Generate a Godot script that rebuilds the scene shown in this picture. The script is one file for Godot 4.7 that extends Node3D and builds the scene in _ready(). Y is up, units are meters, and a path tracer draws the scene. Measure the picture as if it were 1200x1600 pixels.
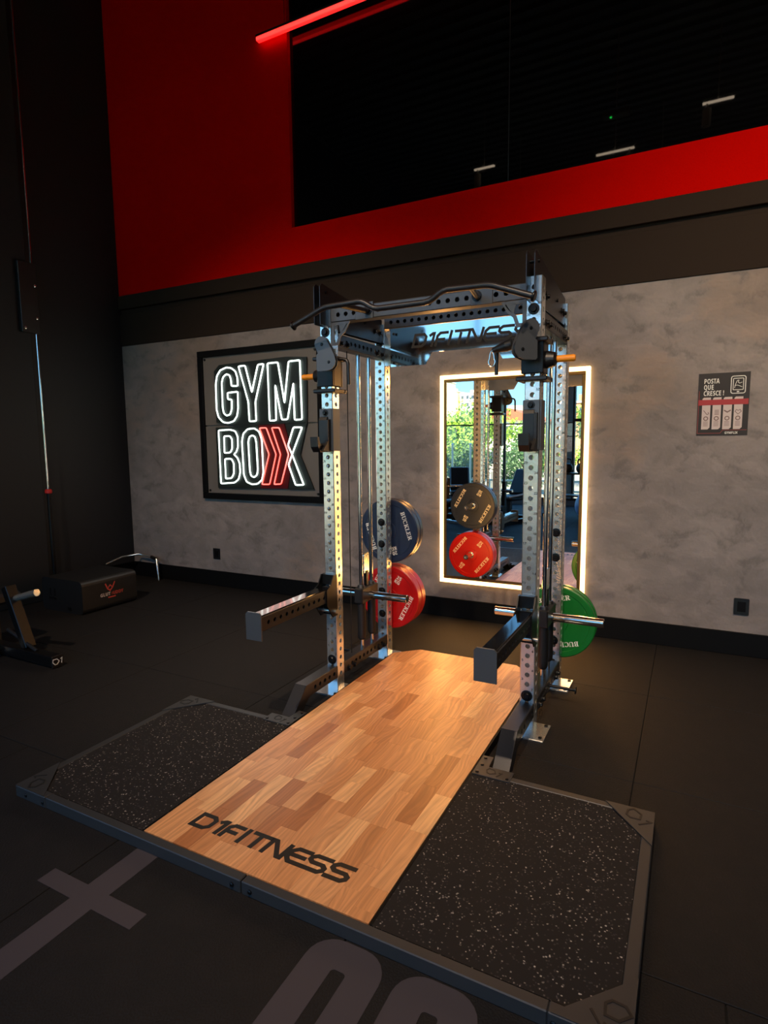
extends Node3D

# ---------------------------------------------------------------- mesh builder
class MB:
	var v := PackedVector3Array()
	var n := PackedVector3Array()
	var u := PackedVector2Array()

	func tri(a: Vector3, b: Vector3, c: Vector3) -> void:
		var nn := (b - a).cross(c - a).normalized()
		v.append_array([a, c, b]); n.append_array([nn, nn, nn])
		u.append_array([pu(a, nn), pu(c, nn), pu(b, nn)])

	func pu(p: Vector3, nn: Vector3) -> Vector2:
		var q := nn.abs()
		if q.y >= q.x and q.y >= q.z:
			return Vector2(p.x, p.z)
		return Vector2(p.x, -p.y) if q.z >= q.x else Vector2(p.z, -p.y)

	func smooth(a: Vector3, b: Vector3, c: Vector3, na: Vector3, nb: Vector3, nc: Vector3) -> void:
		v.append_array([a, c, b]); n.append_array([na, nc, nb])
		u.append_array([Vector2(a.x + a.z, -a.y), Vector2(c.x + c.z, -c.y), Vector2(b.x + b.z, -b.y)])

	func quad(a: Vector3, b: Vector3, c: Vector3, d: Vector3) -> void:
		tri(a, b, c); tri(a, c, d)

	# convex face: flips itself to look away from the given centre
	func face(p: Array, mid: Vector3) -> void:
		var nn: Vector3 = (p[1] - p[0]).cross(p[2] - p[0])
		if nn.dot(p[0] - mid) < 0.0:
			p.reverse()
		for i in range(1, p.size() - 1):
			tri(p[0], p[i], p[i + 1])

	func box(c: Vector3, s: Vector3, ch := 0.0, b := Basis.IDENTITY) -> void:
		var h := s * 0.5
		ch = minf(ch, minf(h.x, minf(h.y, h.z)) * 0.9)
		for ax in 3:
			var a1 := (ax + 1) % 3
			var a2 := (ax + 2) % 3
			for sg in [-1.0, 1.0]:
				var pts := []
				for k in [[-1, -1], [1, -1], [1, 1], [-1, 1]]:
					var p := Vector3.ZERO
					p[ax] = sg * h[ax]; p[a1] = k[0] * (h[a1] - ch); p[a2] = k[1] * (h[a2] - ch)
					pts.append(c + b * p)
				face(pts, c)
				if ch > 0.0:
					for sg2 in [-1.0, 1.0]:
						var e := []
						for k in [[0, -1], [0, 1], [1, 1], [1, -1]]:
							var p := Vector3.ZERO
							p[ax] = sg * (h[ax] - (ch if k[0] == 1 else 0.0)); p[a1] = sg2 * (h[a1] - (ch if k[0] == 0 else 0.0)); p[a2] = k[1] * (h[a2] - ch)
							e.append(c + b * p)
						face(e, c)
		if ch > 0.0:
			for i in 8:
				var s3 := Vector3(-1 if i & 1 else 1, -1 if i & 2 else 1, -1 if i & 4 else 1)
				var t := []
				for ax in 3:
					var p := s3 * (h - Vector3(ch, ch, ch))
					p[ax] = s3[ax] * h[ax]
					t.append(c + b * p)
				face(t, c)

	func bar(a: Vector3, b: Vector3, w: float, t: float, ch := 0.002, up := Vector3.UP) -> void:
		var z := (b - a).normalized()
		if absf(z.dot(up)) > 0.98:
			up = Vector3.RIGHT
		var x := up.cross(z).normalized()
		var y := z.cross(x)
		box((a + b) * 0.5, Vector3(w, t, a.distance_to(b)), ch, Basis(x, y, z))

	func frame_of(z: Vector3) -> Array:
		var up := Vector3.UP if absf(z.y) < 0.9 else Vector3.RIGHT
		var x := up.cross(z).normalized()
		return [x, z.cross(x)]

	func cyl(p0: Vector3, p1: Vector3, r0: float, r1 := -1.0, seg := 16, caps := true) -> void:
		if r1 < 0.0:
			r1 = r0
		lathe(p0, (p1 - p0).normalized(), [Vector2(r0, 0), Vector2(r1, p0.distance_to(p1))], seg, caps)

	# profile of (radius, distance along the axis)
	func lathe(o: Vector3, axis: Vector3, prof: Array, seg := 24, caps := true) -> void:
		var f := frame_of(axis)
		for i in prof.size() - 1:
			var a: Vector2 = prof[i]
			var b: Vector2 = prof[i + 1]
			var d := b - a
			var nr := Vector2(d.y, -d.x).normalized()
			for k in seg:
				var t0 := TAU * k / seg
				var t1 := TAU * (k + 1) / seg
				var e0: Vector3 = f[0] * cos(t0) + f[1] * sin(t0)
				var e1: Vector3 = f[0] * cos(t1) + f[1] * sin(t1)
				var n0 := e0 * nr.x + axis * nr.y
				var n1 := e1 * nr.x + axis * nr.y
				var A := o + axis * a.y + e0 * a.x
				var B := o + axis * a.y + e1 * a.x
				var C := o + axis * b.y + e1 * b.x
				var D := o + axis * b.y + e0 * b.x
				if a.x > 1e-6:
					smooth(A, B, C, n0, n1, n1)
				if b.x > 1e-6:
					smooth(A, C, D, n0, n1, n0)
		if caps:
			for e in [[prof[0], -1.0], [prof[-1], 1.0]]:
				var q: Vector2 = e[0]
				if q.x > 1e-6:
					var pts := []
					for k in seg:
						var t := TAU * k / seg
						pts.append(o + axis * q.y + (f[0] * cos(t) + f[1] * sin(t)) * q.x)
					face(pts, o + axis * (q.y - e[1]))

	func tube(pts: Array, r: float, seg := 10, closed := false) -> void:
		var m := pts.size()
		var rings := []
		var x := Vector3.ZERO
		for i in m:
			var pa: Vector3 = pts[(i - 1 + m) % m] if closed or i > 0 else pts[0]
			var pb: Vector3 = pts[(i + 1) % m] if closed or i < m - 1 else pts[m - 1]
			var z := (pb - pa).normalized()
			if x == Vector3.ZERO:
				x = frame_of(z)[0]
			x = (x - z * x.dot(z)).normalized()
			var y := z.cross(x)
			var ring := []
			var stretch := 1.0
			if (closed or (i > 0 and i < m - 1)):
				var d0: Vector3 = (pts[i] - pa).normalized()
				stretch = 1.0 / maxf(0.75, absf(d0.dot(z)))
			for k in seg:
				var t := TAU * k / seg
				ring.append([(x * cos(t) + y * sin(t)), pts[i] + (x * cos(t) + y * sin(t)) * r * stretch])
			rings.append(ring)
		for i in (m if closed else m - 1):
			var A: Array = rings[i]
			var B: Array = rings[(i + 1) % m]
			var off := 0
			if closed and i == m - 1:
				var best := 1e9
				for k in seg:
					var dd: float = A[0][1].distance_to(B[k][1])
					if dd < best:
						best = dd; off = k
			for k in seg:
				var k2 := (k + 1) % seg
				var b0: Array = B[(k + off) % seg]
				var b1: Array = B[(k2 + off) % seg]
				smooth(A[k][1], A[k2][1], b1[1], A[k][0], A[k2][0], b1[0])
				smooth(A[k][1], b1[1], b0[1], A[k][0], b1[0], b0[0])
		if not closed:
			for e in [0, m - 1]:
				var pts2 := []
				for k in seg:
					pts2.append(rings[e][k][1])
				face(pts2, pts[1] if e == 0 else pts[m - 2])

	# polygon in the local xy plane, drawn out along local z
	func prism(poly: PackedVector2Array, xf: Transform3D, depth: float) -> void:
		if Geometry2D.is_polygon_clockwise(poly):
			poly = poly.duplicate(); poly.reverse()
		var ix := Geometry2D.triangulate_polygon(poly)
		for i in range(0, ix.size(), 3):
			var a := poly[ix[i]]
			var b := poly[ix[i + 1]]
			var c := poly[ix[i + 2]]
			if (b - a).cross(c - a) < 0.0:
				var t := b
				b = c; c = t
			tri(xf * Vector3(a.x, a.y, depth), xf * Vector3(b.x, b.y, depth), xf * Vector3(c.x, c.y, depth))
			tri(xf * Vector3(a.x, a.y, 0), xf * Vector3(c.x, c.y, 0), xf * Vector3(b.x, b.y, 0))
		for i in poly.size():
			var a := poly[i]
			var b := poly[(i + 1) % poly.size()]
			quad(xf * Vector3(a.x, a.y, 0), xf * Vector3(b.x, b.y, 0), xf * Vector3(b.x, b.y, depth), xf * Vector3(a.x, a.y, depth))

	# flat band of a given width along a 2D line
	func ribbon(p: Array, w: float, xf: Transform3D, depth: float, closed := false) -> void:
		var m := p.size()
		var L := []
		var R := []
		for i in m:
			var d0: Vector2 = (p[i] - p[(i - 1 + m) % m]).normalized() if closed or i > 0 else (p[1] - p[0]).normalized()
			var d1: Vector2 = (p[(i + 1) % m] - p[i]).normalized() if closed or i < m - 1 else d0
			var t := (d0 + d1).normalized()
			var nn := Vector2(-t.y, t.x)
			var k := minf(1.6, 1.0 / maxf(0.3, nn.dot(Vector2(-d0.y, d0.x))))
			L.append(p[i] + nn * w * 0.5 * k); R.append(p[i] - nn * w * 0.5 * k)
		for i in (m if closed else m - 1):
			var j := (i + 1) % m
			var c := [R[i], R[j], L[j], L[i]]
			var lo := []
			var hi := []
			for q in c:
				lo.append(xf * Vector3(q.x, q.y, 0)); hi.append(xf * Vector3(q.x, q.y, depth))
			quad(hi[0], hi[1], hi[2], hi[3])
			quad(lo[0], lo[3], lo[2], lo[1])
			for k in 4:
				if not closed or k % 2 == 0:
					quad(lo[k], lo[(k + 1) % 4], hi[(k + 1) % 4], hi[k])

	# flat panel in the local xy plane (outside towards +z) with round holes through it at heights hs
	func holed(xf: Transform3D, w: float, y0: float, y1: float, hs: Array, r: float, t: float, cell := 0.05, seg := 16) -> void:
		var y := y0
		for h in hs:
			var a: float = h - cell * 0.5
			var b: float = h + cell * 0.5
			if a < y - 1e-5 or b > y1 + 1e-5:
				continue
			if a > y + 1e-5:
				quad(xf * Vector3(-w / 2, y, 0), xf * Vector3(w / 2, y, 0), xf * Vector3(w / 2, a, 0), xf * Vector3(-w / 2, a, 0))
			for k in seg:
				var t0 := TAU * (k + 0.0) / seg + PI / 4
				var t1 := TAU * (k + 1.0) / seg + PI / 4
				var c0 := Vector2(cos(t0), sin(t0))
				var c1 := Vector2(cos(t1), sin(t1))
				var s0 := Vector2(c0.x * w * 0.5, c0.y * cell * 0.5) / maxf(absf(c0.x), absf(c0.y))
				var s1 := Vector2(c1.x * w * 0.5, c1.y * cell * 0.5) / maxf(absf(c1.x), absf(c1.y))
				var o := Vector2(0, h)
				var P := []
				for q in [o + s0, o + s1, o + c1 * r, o + c0 * r]:
					P.append(xf * Vector3(q.x, q.y, 0))
				quad(P[0], P[1], P[2], P[3])
				quad(P[3], P[2], xf * Vector3(o.x + c1.x * r, o.y + c1.y * r, -t), xf * Vector3(o.x + c0.x * r, o.y + c0.y * r, -t))
			y = b
		if y < y1 - 1e-5:
			quad(xf * Vector3(-w / 2, y, 0), xf * Vector3(w / 2, y, 0), xf * Vector3(w / 2, y1, 0), xf * Vector3(-w / 2, y1, 0))

	# square steel tube standing on local y, holes on the faces asked for (0 +z, 1 +x, 2 -z, 3 -x)
	func perforated(xf: Transform3D, s: float, y0: float, y1: float, hs: Array, r: float, sides: Array, ends := true) -> void:
		var ch := 0.004
		for k in 4:
			var f := xf * Transform3D(Basis(Vector3.UP, PI / 2 * k), Vector3.ZERO) * Transform3D(Basis.IDENTITY, Vector3(0, 0, s / 2))
			holed(f, s - 2 * ch, y0, y1, hs if k in sides else [], r, 0.005)
			var h := s / 2
			quad(f * Vector3(h - ch, y0, 0), f * Vector3(h, y0, -ch), f * Vector3(h, y1, -ch), f * Vector3(h - ch, y1, 0))
		if ends:
			for y in [y0, y1]:
				var h := s / 2 - ch
				face([xf * Vector3(-h, y, -h), xf * Vector3(h, y, -h), xf * Vector3(h, y, h), xf * Vector3(-h, y, h)], xf * Vector3(0, (y0 + y1) / 2, 0))

	func text(s: String, font: Font, size: float, xf: Transform3D, depth := 0.0015, fsize := 48, centre := true) -> void:
		var tm := TextMesh.new()
		tm.text = s; tm.font = font; tm.font_size = fsize; tm.pixel_size = size / (fsize * 0.72); tm.depth = depth
		tm.curve_step = 4.0
		tm.horizontal_alignment = HORIZONTAL_ALIGNMENT_CENTER if centre else HORIZONTAL_ALIGNMENT_LEFT
		tm.vertical_alignment = VERTICAL_ALIGNMENT_CENTER
		for k in tm.get_surface_count():
			var a := tm.surface_get_arrays(k)
			var vs: PackedVector3Array = a[Mesh.ARRAY_VERTEX]
			var ns: PackedVector3Array = a[Mesh.ARRAY_NORMAL]
			var idx = a[Mesh.ARRAY_INDEX]
			var order: PackedInt32Array = idx if idx != null and idx.size() else PackedInt32Array(range(vs.size()))
			for i in order:
				v.append(xf * vs[i]); n.append((xf.basis * ns[i]).normalized()); u.append(Vector2(vs[i].x, vs[i].y))

	func mesh() -> ArrayMesh:
		var a := []
		a.resize(Mesh.ARRAY_MAX)
		a[Mesh.ARRAY_VERTEX] = v; a[Mesh.ARRAY_NORMAL] = n; a[Mesh.ARRAY_TEX_UV] = u
		var m := ArrayMesh.new()
		m.add_surface_from_arrays(Mesh.PRIMITIVE_TRIANGLES, a)
		return m

# ---------------------------------------------------------------- helpers
var M := {}
var rng := RandomNumberGenerator.new()
var sans: SystemFont
var serif: SystemFont

func at(p: Vector3, b := Basis.IDENTITY) -> Transform3D:
	return Transform3D(b, p)

func put(mb, called: String, m: Material, parent: Node, pos := Vector3.ZERO) -> MeshInstance3D:
	var o := MeshInstance3D.new()
	o.mesh = mb if mb is Mesh else mb.mesh()
	o.material_override = m
	o.name = called
	o.position = pos
	parent.add_child(o, true)
	return o

func tag(o: Node, label: String, category: String, group := "") -> Node:
	o.set_meta("label", label); o.set_meta("category", category)
	if group != "":
		o.set_meta("group", group)
	return o

var used := {}
func numbered(called: String) -> String:
	var k: int = used.get(called, 0)
	used[called] = k + 1
	return called if k == 0 else "%s_%03d" % [called, k]

func thing(called: String, label: String, category: String, pos := Vector3.ZERO, group := "", turn := 0.0) -> Node3D:
	var o := Node3D.new()
	o.name = numbered(called)
	add_child(o)
	o.position = pos
	o.rotation.y = turn
	tag(o, label, category, group)
	return o

func copy_of(o: Node3D, called: String, label := "", pos := Vector3.ZERO, turn := 0.0) -> Node3D:
	var c: Node3D = o.duplicate()
	c.name = numbered(called)
	add_child(c)
	c.position = pos; c.rotation.y = turn
	if label != "":
		c.set_meta("label", label)
	return c

func struct(mb, called: String, m: Material, label := "") -> MeshInstance3D:
	var o := put(mb, called, m, self)
	o.set_meta("kind", "structure")
	if label != "":
		o.set_meta("label", label)
	return o

func mat(c: Color, rough := 0.6, metal := 0.0, spec := 0.5) -> StandardMaterial3D:
	var m := StandardMaterial3D.new()
	m.albedo_color = c; m.roughness = rough; m.metallic = metal; m.metallic_specular = spec
	return m

func glow(c: Color, e: float) -> StandardMaterial3D:
	var m := StandardMaterial3D.new()
	m.albedo_color = Color(0.9, 0.9, 0.9); m.roughness = 0.5
	m.emission_enabled = true; m.emission = c; m.emission_energy_multiplier = e
	return m

func noise_image(w: int, h: int, freq: float, oct: int, sd: int) -> Image:
	var f := FastNoiseLite.new()
	f.seed = sd; f.frequency = freq; f.fractal_octaves = oct; f.noise_type = FastNoiseLite.TYPE_SIMPLEX_SMOOTH
	return f.get_seamless_image(w, h)

func tex(i: Image) -> ImageTexture:
	i.generate_mipmaps()
	return ImageTexture.create_from_image(i)

# colours from up to three noise fields, each picking along a ramp of two colours
func patchy(w: int, h: int, base: Color, list: Array) -> Image:
	var out := Image.create(w, h, false, Image.FORMAT_RGB8)
	for y in h:
		for x in w:
			var c := base
			for e in list:
				var t: float = smoothstep(e[2], e[3], (e[0] as Image).get_pixel(x, y).r)
				c = c.lerp(e[1], t * e[4])
			out.set_pixel(x, y, c)
	return out

func bump(i: Image, k: float) -> ImageTexture:
	var j: Image = i.duplicate()
	j.convert(Image.FORMAT_RGBA8)
	j.bump_map_to_normal_map(k)
	return tex(j)

func omni(p: Vector3, c: Color, e: float, size: float, called: String, parent: Node = self) -> void:
	var l := OmniLight3D.new()
	l.name = called; l.light_color = c; l.light_energy = e; l.light_size = size
	l.omni_range = 40.0; l.omni_attenuation = 2.0; l.shadow_enabled = true
	parent.add_child(l, true)
	l.position = p

func area(p: Vector3, b: Basis, size: Vector2, c: Color, e: float, called: String, parent: Node) -> void:
	var l := AreaLight3D.new()
	l.name = called; l.light_color = c; l.light_energy = e
	l.area_size = size; l.area_range = 30.0; l.area_attenuation = 2.0; l.shadow_enabled = true
	parent.add_child(l, true)
	l.transform = Transform3D(b, p)

func spot(p: Vector3, to: Vector3, c: Color, e: float, ang: float, size: float, called: String, parent: Node) -> void:
	var l := SpotLight3D.new()
	l.name = called; l.light_color = c; l.light_energy = e; l.light_size = size
	l.spot_range = 40.0; l.spot_attenuation = 2.0; l.spot_angle = ang; l.spot_angle_attenuation = 1.0; l.shadow_enabled = true
	parent.add_child(l, true)
	l.look_at_from_position(p, to, Vector3.RIGHT)

func rounded(w: float, h: float, r: float, k := 4) -> PackedVector2Array:
	var o := PackedVector2Array()
	for c in [[1, 1, 0.0], [-1, 1, PI / 2], [-1, -1, PI], [1, -1, PI * 1.5]]:
		for i in k + 1:
			var t: float = c[2] + PI / 2 * i / k
			o.append(Vector2(c[0] * (w / 2 - r) + cos(t) * r, c[1] * (h / 2 - r) + sin(t) * r))
	return o

# local xy laid on the ground: x to the right, y away from the viewer, z up
const LAID := Transform3D(Vector3(1, 0, 0), Vector3(0, 0, -1), Vector3(0, 1, 0), Vector3.ZERO)

func laid(a: Array) -> PackedVector2Array:
	var o := PackedVector2Array()
	for p in a:
		o.append(Vector2(p[0], -p[1]))
	return o

func poly(a: Array) -> PackedVector2Array:
	var o := PackedVector2Array()
	for p in a:
		o.append(Vector2(p[0], p[1]))
	return o

# ---------------------------------------------------------------- the scene
func _ready() -> void:
	rng.seed = 7
	# camera
	var cam := Camera3D.new()
	cam.name = "camera"
	add_child(cam)
	cam.fov = 81.94
	cam.near = 0.02; cam.far = 600.0
	var yaw := deg_to_rad(27.457)
	var pitch := deg_to_rad(6.6406)
	var fw := Vector3(-sin(yaw) * cos(pitch), -sin(pitch), -cos(yaw) * cos(pitch))
	var rt := Vector3(cos(yaw), 0, -sin(yaw))
	var roll := deg_to_rad(-0.5935)
	var up := rt.cross(fw)
	var r2 := rt * cos(roll) + up * sin(roll)
	var u2 := up * cos(roll) - rt * sin(roll)
	cam.transform = Transform3D(Basis(r2, u2, -fw), Vector3(1.2747, 1.4756, 4.6052))
	cam.current = true
	# sky, sun, exposure
	var we := WorldEnvironment.new()
	we.name = "environment"
	var env := Environment.new()
	var sm := ProceduralSkyMaterial.new()
	sm.sky_top_color = Color(0.36, 0.62, 0.88); sm.sky_horizon_color = Color(0.58, 0.83, 0.95)
	sm.sky_curve = 0.12
	sm.ground_bottom_color = Color(0.25, 0.25, 0.22); sm.ground_horizon_color = Color(0.55, 0.62, 0.62)
	sm.sun_angle_max = 2.0
	sm.energy_multiplier = 3.4
	var sky := Sky.new()
	sky.sky_material = sm
	env.sky = sky
	env.background_mode = Environment.BG_SKY
	env.ambient_light_source = Environment.AMBIENT_SOURCE_DISABLED
	env.tonemap_mode = Environment.TONE_MAPPER_LINEAR
	env.tonemap_exposure = 1.0
	env.sdfgi_enabled = true; env.ssao_enabled = true; env.ssil_enabled = true
	we.environment = env
	add_child(we)
	var sun := DirectionalLight3D.new()
	sun.name = "sun"
	sun.light_energy = 11.0; sun.light_color = Color(1.0, 0.94, 0.82); sun.light_angular_distance = 0.5; sun.shadow_enabled = true
	add_child(sun)
	sun.look_at_from_position(Vector3.ZERO, Vector3(-0.35, -0.75, 0.75), Vector3.UP)

	sans = SystemFont.new()
	sans.font_names = PackedStringArray(["Droid Sans"]); sans.font_weight = 700
	serif = SystemFont.new()
	serif.font_names = PackedStringArray(["Droid Serif"]); serif.font_weight = 700
	materials()
	setting()
	floor_and_marks()
	wall_things()
	platform()
	rack()
	plates()
	left_corner()
	lamps()
	behind()
	outside()

func materials() -> void:
	# burnished cement plaster
	var fa := FastNoiseLite.new()
	fa.seed = 3; fa.frequency = 0.9; fa.fractal_octaves = 4
	fa.domain_warp_enabled = true; fa.domain_warp_amplitude = 0.5; fa.domain_warp_frequency = 1.4
	var fb := FastNoiseLite.new()
	fb.seed = 19; fb.frequency = 4.6; fb.fractal_octaves = 5; fb.fractal_gain = 0.6
	fb.domain_warp_enabled = true; fb.domain_warp_amplitude = 0.25; fb.domain_warp_frequency = 2.6
	var fc := FastNoiseLite.new()
	fc.seed = 47; fc.frequency = 0.55; fc.fractal_octaves = 3
	var pw := 1536
	var ph := 400
	var pl := Image.create(pw, ph, false, Image.FORMAT_RGB8)
	var hg := Image.create(pw, ph, false, Image.FORMAT_L8)
	for y in ph:
		for x in pw:
			var X := x * (XR - XL) / pw
			var Y := y * 2.566 / ph
			var a := fa.get_noise_2d(X, Y * 1.3)
			var q := fb.get_noise_2d(X * 0.8, Y * 1.25)
			var tone := 1.0 + 0.10 * a + 0.14 * q - 0.11 * smoothstep(0.18, 0.62, q * -1.0 + a * 0.35)
			var brown := 0.55 * smoothstep(0.05, 0.5, fc.get_noise_2d(X, Y) + 0.3 * q)
			var c := Color(0.492, 0.455, 0.435).lerp(Color(0.485, 0.405, 0.345), brown)
			pl.set_pixel(x, y, Color(c.r * tone, c.g * tone, c.b * tone))
			hg.set_pixel(x, y, Color(0.5 + 0.4 * q, 0, 0))
	var m := mat(Color.WHITE, 0.62)
	m.albedo_texture = tex(pl)
	m.normal_enabled = true; m.normal_texture = bump(hg, 3.0); m.normal_scale = 0.3
	m.uv1_scale = Vector3(1.0 / (XR - XL), 1.0 / 2.566, 1)
	m.uv1_offset = Vector3(-XL / (XR - XL), 0, 0)
	M.plaster = m
	# black rubber
	var n4 := noise_image(512, 512, 0.12, 4, 31)
	var n5 := noise_image(512, 512, 0.01, 4, 37)
	m = mat(Color.WHITE, 0.72, 0.0, 0.3)
	m.albedo_texture = tex(patchy(512, 512, Color(0.115, 0.108, 0.108), [[n5, Color(0.135, 0.128, 0.125), 0.4, 0.7, 0.8], [n4, Color(0.15, 0.145, 0.14), 0.6, 0.9, 0.6], [n4, Color(0.085, 0.08, 0.08), 0.1, 0.35, 0.6]]))
	m.normal_enabled = true; m.normal_texture = bump(n4, 3.0); m.normal_scale = 0.4
	m.uv1_scale = Vector3(1.7, 1.7, 1)
	M.rubber = m
	M.marking = mat(Color(0.245, 0.225, 0.24), 0.75, 0.0, 0.3)
	# speckled rubber granulate
	var im := Image.create(1024, 1024, false, Image.FORMAT_RGB8)
	im.fill(Color(0.125, 0.115, 0.115))
	var r := RandomNumberGenerator.new()
	r.seed = 5
	for i in 12000:
		var c := Color(0.66, 0.63, 0.60).lerp(Color(0.20, 0.19, 0.185), r.randf())
		if r.randf() < 0.45:
			c = Color(0.21, 0.195, 0.195)
		var x := r.randi_range(2, 1019)
		var y := r.randi_range(2, 1019)
		var a := r.randi_range(2, 3)
		im.fill_rect(Rect2i(x, y, a, r.randi_range(2, 3)), c)
		if r.randf() < 0.3:
			im.fill_rect(Rect2i(x + r.randi_range(-1, 1), y + r.randi_range(-1, 1), a, 1), c)
	m = mat(Color.WHITE, 0.72)
	m.albedo_texture = tex(im)
	m.metallic_specular = 0.25
	m.uv1_scale = Vector3(0.58, 0.58, 1)
	M.speckle = m
	# wood: one grain, several tones
	var g := Image.create(512, 512, false, Image.FORMAT_RGB8)
	var f := FastNoiseLite.new()
	f.seed = 91; f.frequency = 0.012; f.fractal_octaves = 4
	var f2 := FastNoiseLite.new()
	f2.seed = 17; f2.frequency = 0.004; f2.fractal_octaves = 2
	for y in 512:
		for x in 512:
			var warp := f2.get_noise_2d(x * 1.0, y * 0.9) * 46.0
			var st := f.get_noise_2d((x + warp) * 5.0, y * 0.35)
			var ring := 0.5 + 0.5 * sin((x + warp * 3.0) * 0.22)
			var q := 0.93 + st * 0.15 - ring * 0.03
			g.set_pixel(x, y, Color(clampf(q, 0, 1), clampf(q * 0.985 - 0.005, 0, 1), clampf(q * 0.96 - 0.01, 0, 1)))
	var gt := tex(g)
	M.staves = []
	for c in [Color(0.86, 0.63, 0.43), Color(0.82, 0.58, 0.38), Color(0.78, 0.54, 0.345), Color(0.89, 0.67, 0.47), Color(0.84, 0.60, 0.40), Color(0.70, 0.455, 0.275), Color(0.92, 0.71, 0.50)]:
		m = mat(c, 0.38)
		m.albedo_texture = gt
		m.uv1_scale = Vector3(2.2, 0.9, 1)
		M.staves.append(m)
	M.wood_core = mat(Color(0.30, 0.20, 0.12), 0.7)
	# metals and paints
	M.chrome = mat(Color(0.86, 0.86, 0.85), 0.12, 1.0)
	M.steel = mat(Color(0.90, 0.90, 0.885), 0.23, 0.9)
	M.tube_inside = mat(Color(0.90, 0.90, 0.885), 0.55, 0.9)
	M.plate_steel = mat(Color(0.86, 0.85, 0.83), 0.07, 1.0)
	M.black_steel = mat(Color(0.10, 0.10, 0.105), 0.33, 0.6)
	M.black_satin = mat(Color(0.085, 0.08, 0.08), 0.45)
	M.dark_grey = mat(Color(0.30, 0.315, 0.335), 0.42, 0.5)
	M.graphite = mat(Color(0.22, 0.22, 0.23), 0.35, 0.7)
	M.frame_paint = mat(Color(0.165, 0.168, 0.175), 0.5)
	M.black_plastic = mat(Color(0.06, 0.06, 0.065), 0.4)
	M.matt_black = mat(Color(0.045, 0.043, 0.045), 0.7)
	M.wall_black = mat(Color(0.085, 0.078, 0.08), 0.65)
	M.beam = mat(Color(0.175, 0.14, 0.115), 0.8, 0.0, 0.2)
	M.trim_black = mat(Color(0.04, 0.04, 0.043), 0.6, 0.0, 0.25)
	var nr := noise_image(512, 512, 0.15, 3, 77)
	m = mat(Color.WHITE, 0.85, 0.0, 0.1)
	m.albedo_texture = tex(patchy(512, 512, Color(0.74, 0.02, 0.0), [[nr, Color(0.70, 0.015, 0.0), 0.5, 0.8, 0.8]]))
	M.red_paint = m
	M.letters = mat(Color(0.06, 0.045, 0.035), 0.5)
	M.cut = mat(Color(0.075, 0.06, 0.05), 0.6)
	M.ink = mat(Color(0.05, 0.05, 0.055), 0.6)
	M.white_print = mat(Color(0.86, 0.85, 0.82), 0.5)
	M.orange_grip = mat(Color(0.86, 0.52, 0.09), 0.45)
	M.red_plate = mat(Color(0.66, 0.035, 0.05), 0.36)
	M.navy_plate = mat(Color(0.10, 0.15, 0.25), 0.36)
	M.green_plate = mat(Color(0.03, 0.37, 0.12), 0.36)
	M.red_plastic = mat(Color(0.75, 0.12, 0.1), 0.5)
	M.mirror = mat(Color(0.93, 0.95, 0.94), 0.0, 1.0)
	M.bronze = mat(Color(0.46, 0.36, 0.20), 0.4, 0.7)
	M.led_warm = glow(Color(1.0, 0.80, 0.50), 5.0)
	M.neon_white = glow(Color(0.92, 1.0, 0.96), 2.6)
	M.neon_red = glow(Color(1.0, 0.22, 0.13), 1.5)
	M.led_red = glow(Color(1.0, 0.03, 0.035), 1.6)
	M.lamp_bar = glow(Color(1.0, 0.90, 0.78), 6.0)
	M.sign_panel = mat(Color(0.40, 0.375, 0.35), 0.55)
	M.sign_back = mat(Color(0.11, 0.13, 0.12), 0.4)
	M.sign_red = mat(Color(0.30, 0.02, 0.03), 0.4)
	m = mat(Color(0.02, 0.02, 0.022, 0.93), 0.02)
	m.transparency = BaseMaterial3D.TRANSPARENCY_ALPHA
	M.dark_glass = m
	m = mat(Color(0.9, 0.97, 0.95, 0.06), 0.02)
	m.transparency = BaseMaterial3D.TRANSPARENCY_ALPHA
	M.glass = m
	M.win_frame = mat(Color(0.13, 0.13, 0.13), 0.5, 0.3)
	M.side_wall = mat(Color(0.36, 0.34, 0.33), 0.8)
	M.ceiling = mat(Color(0.10, 0.10, 0.105), 0.6)

const XL := -4.3586      # corner with the left wall
const XR := 7.0
const ZW := 9.4          # window wall
const TOP := 6.4

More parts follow.
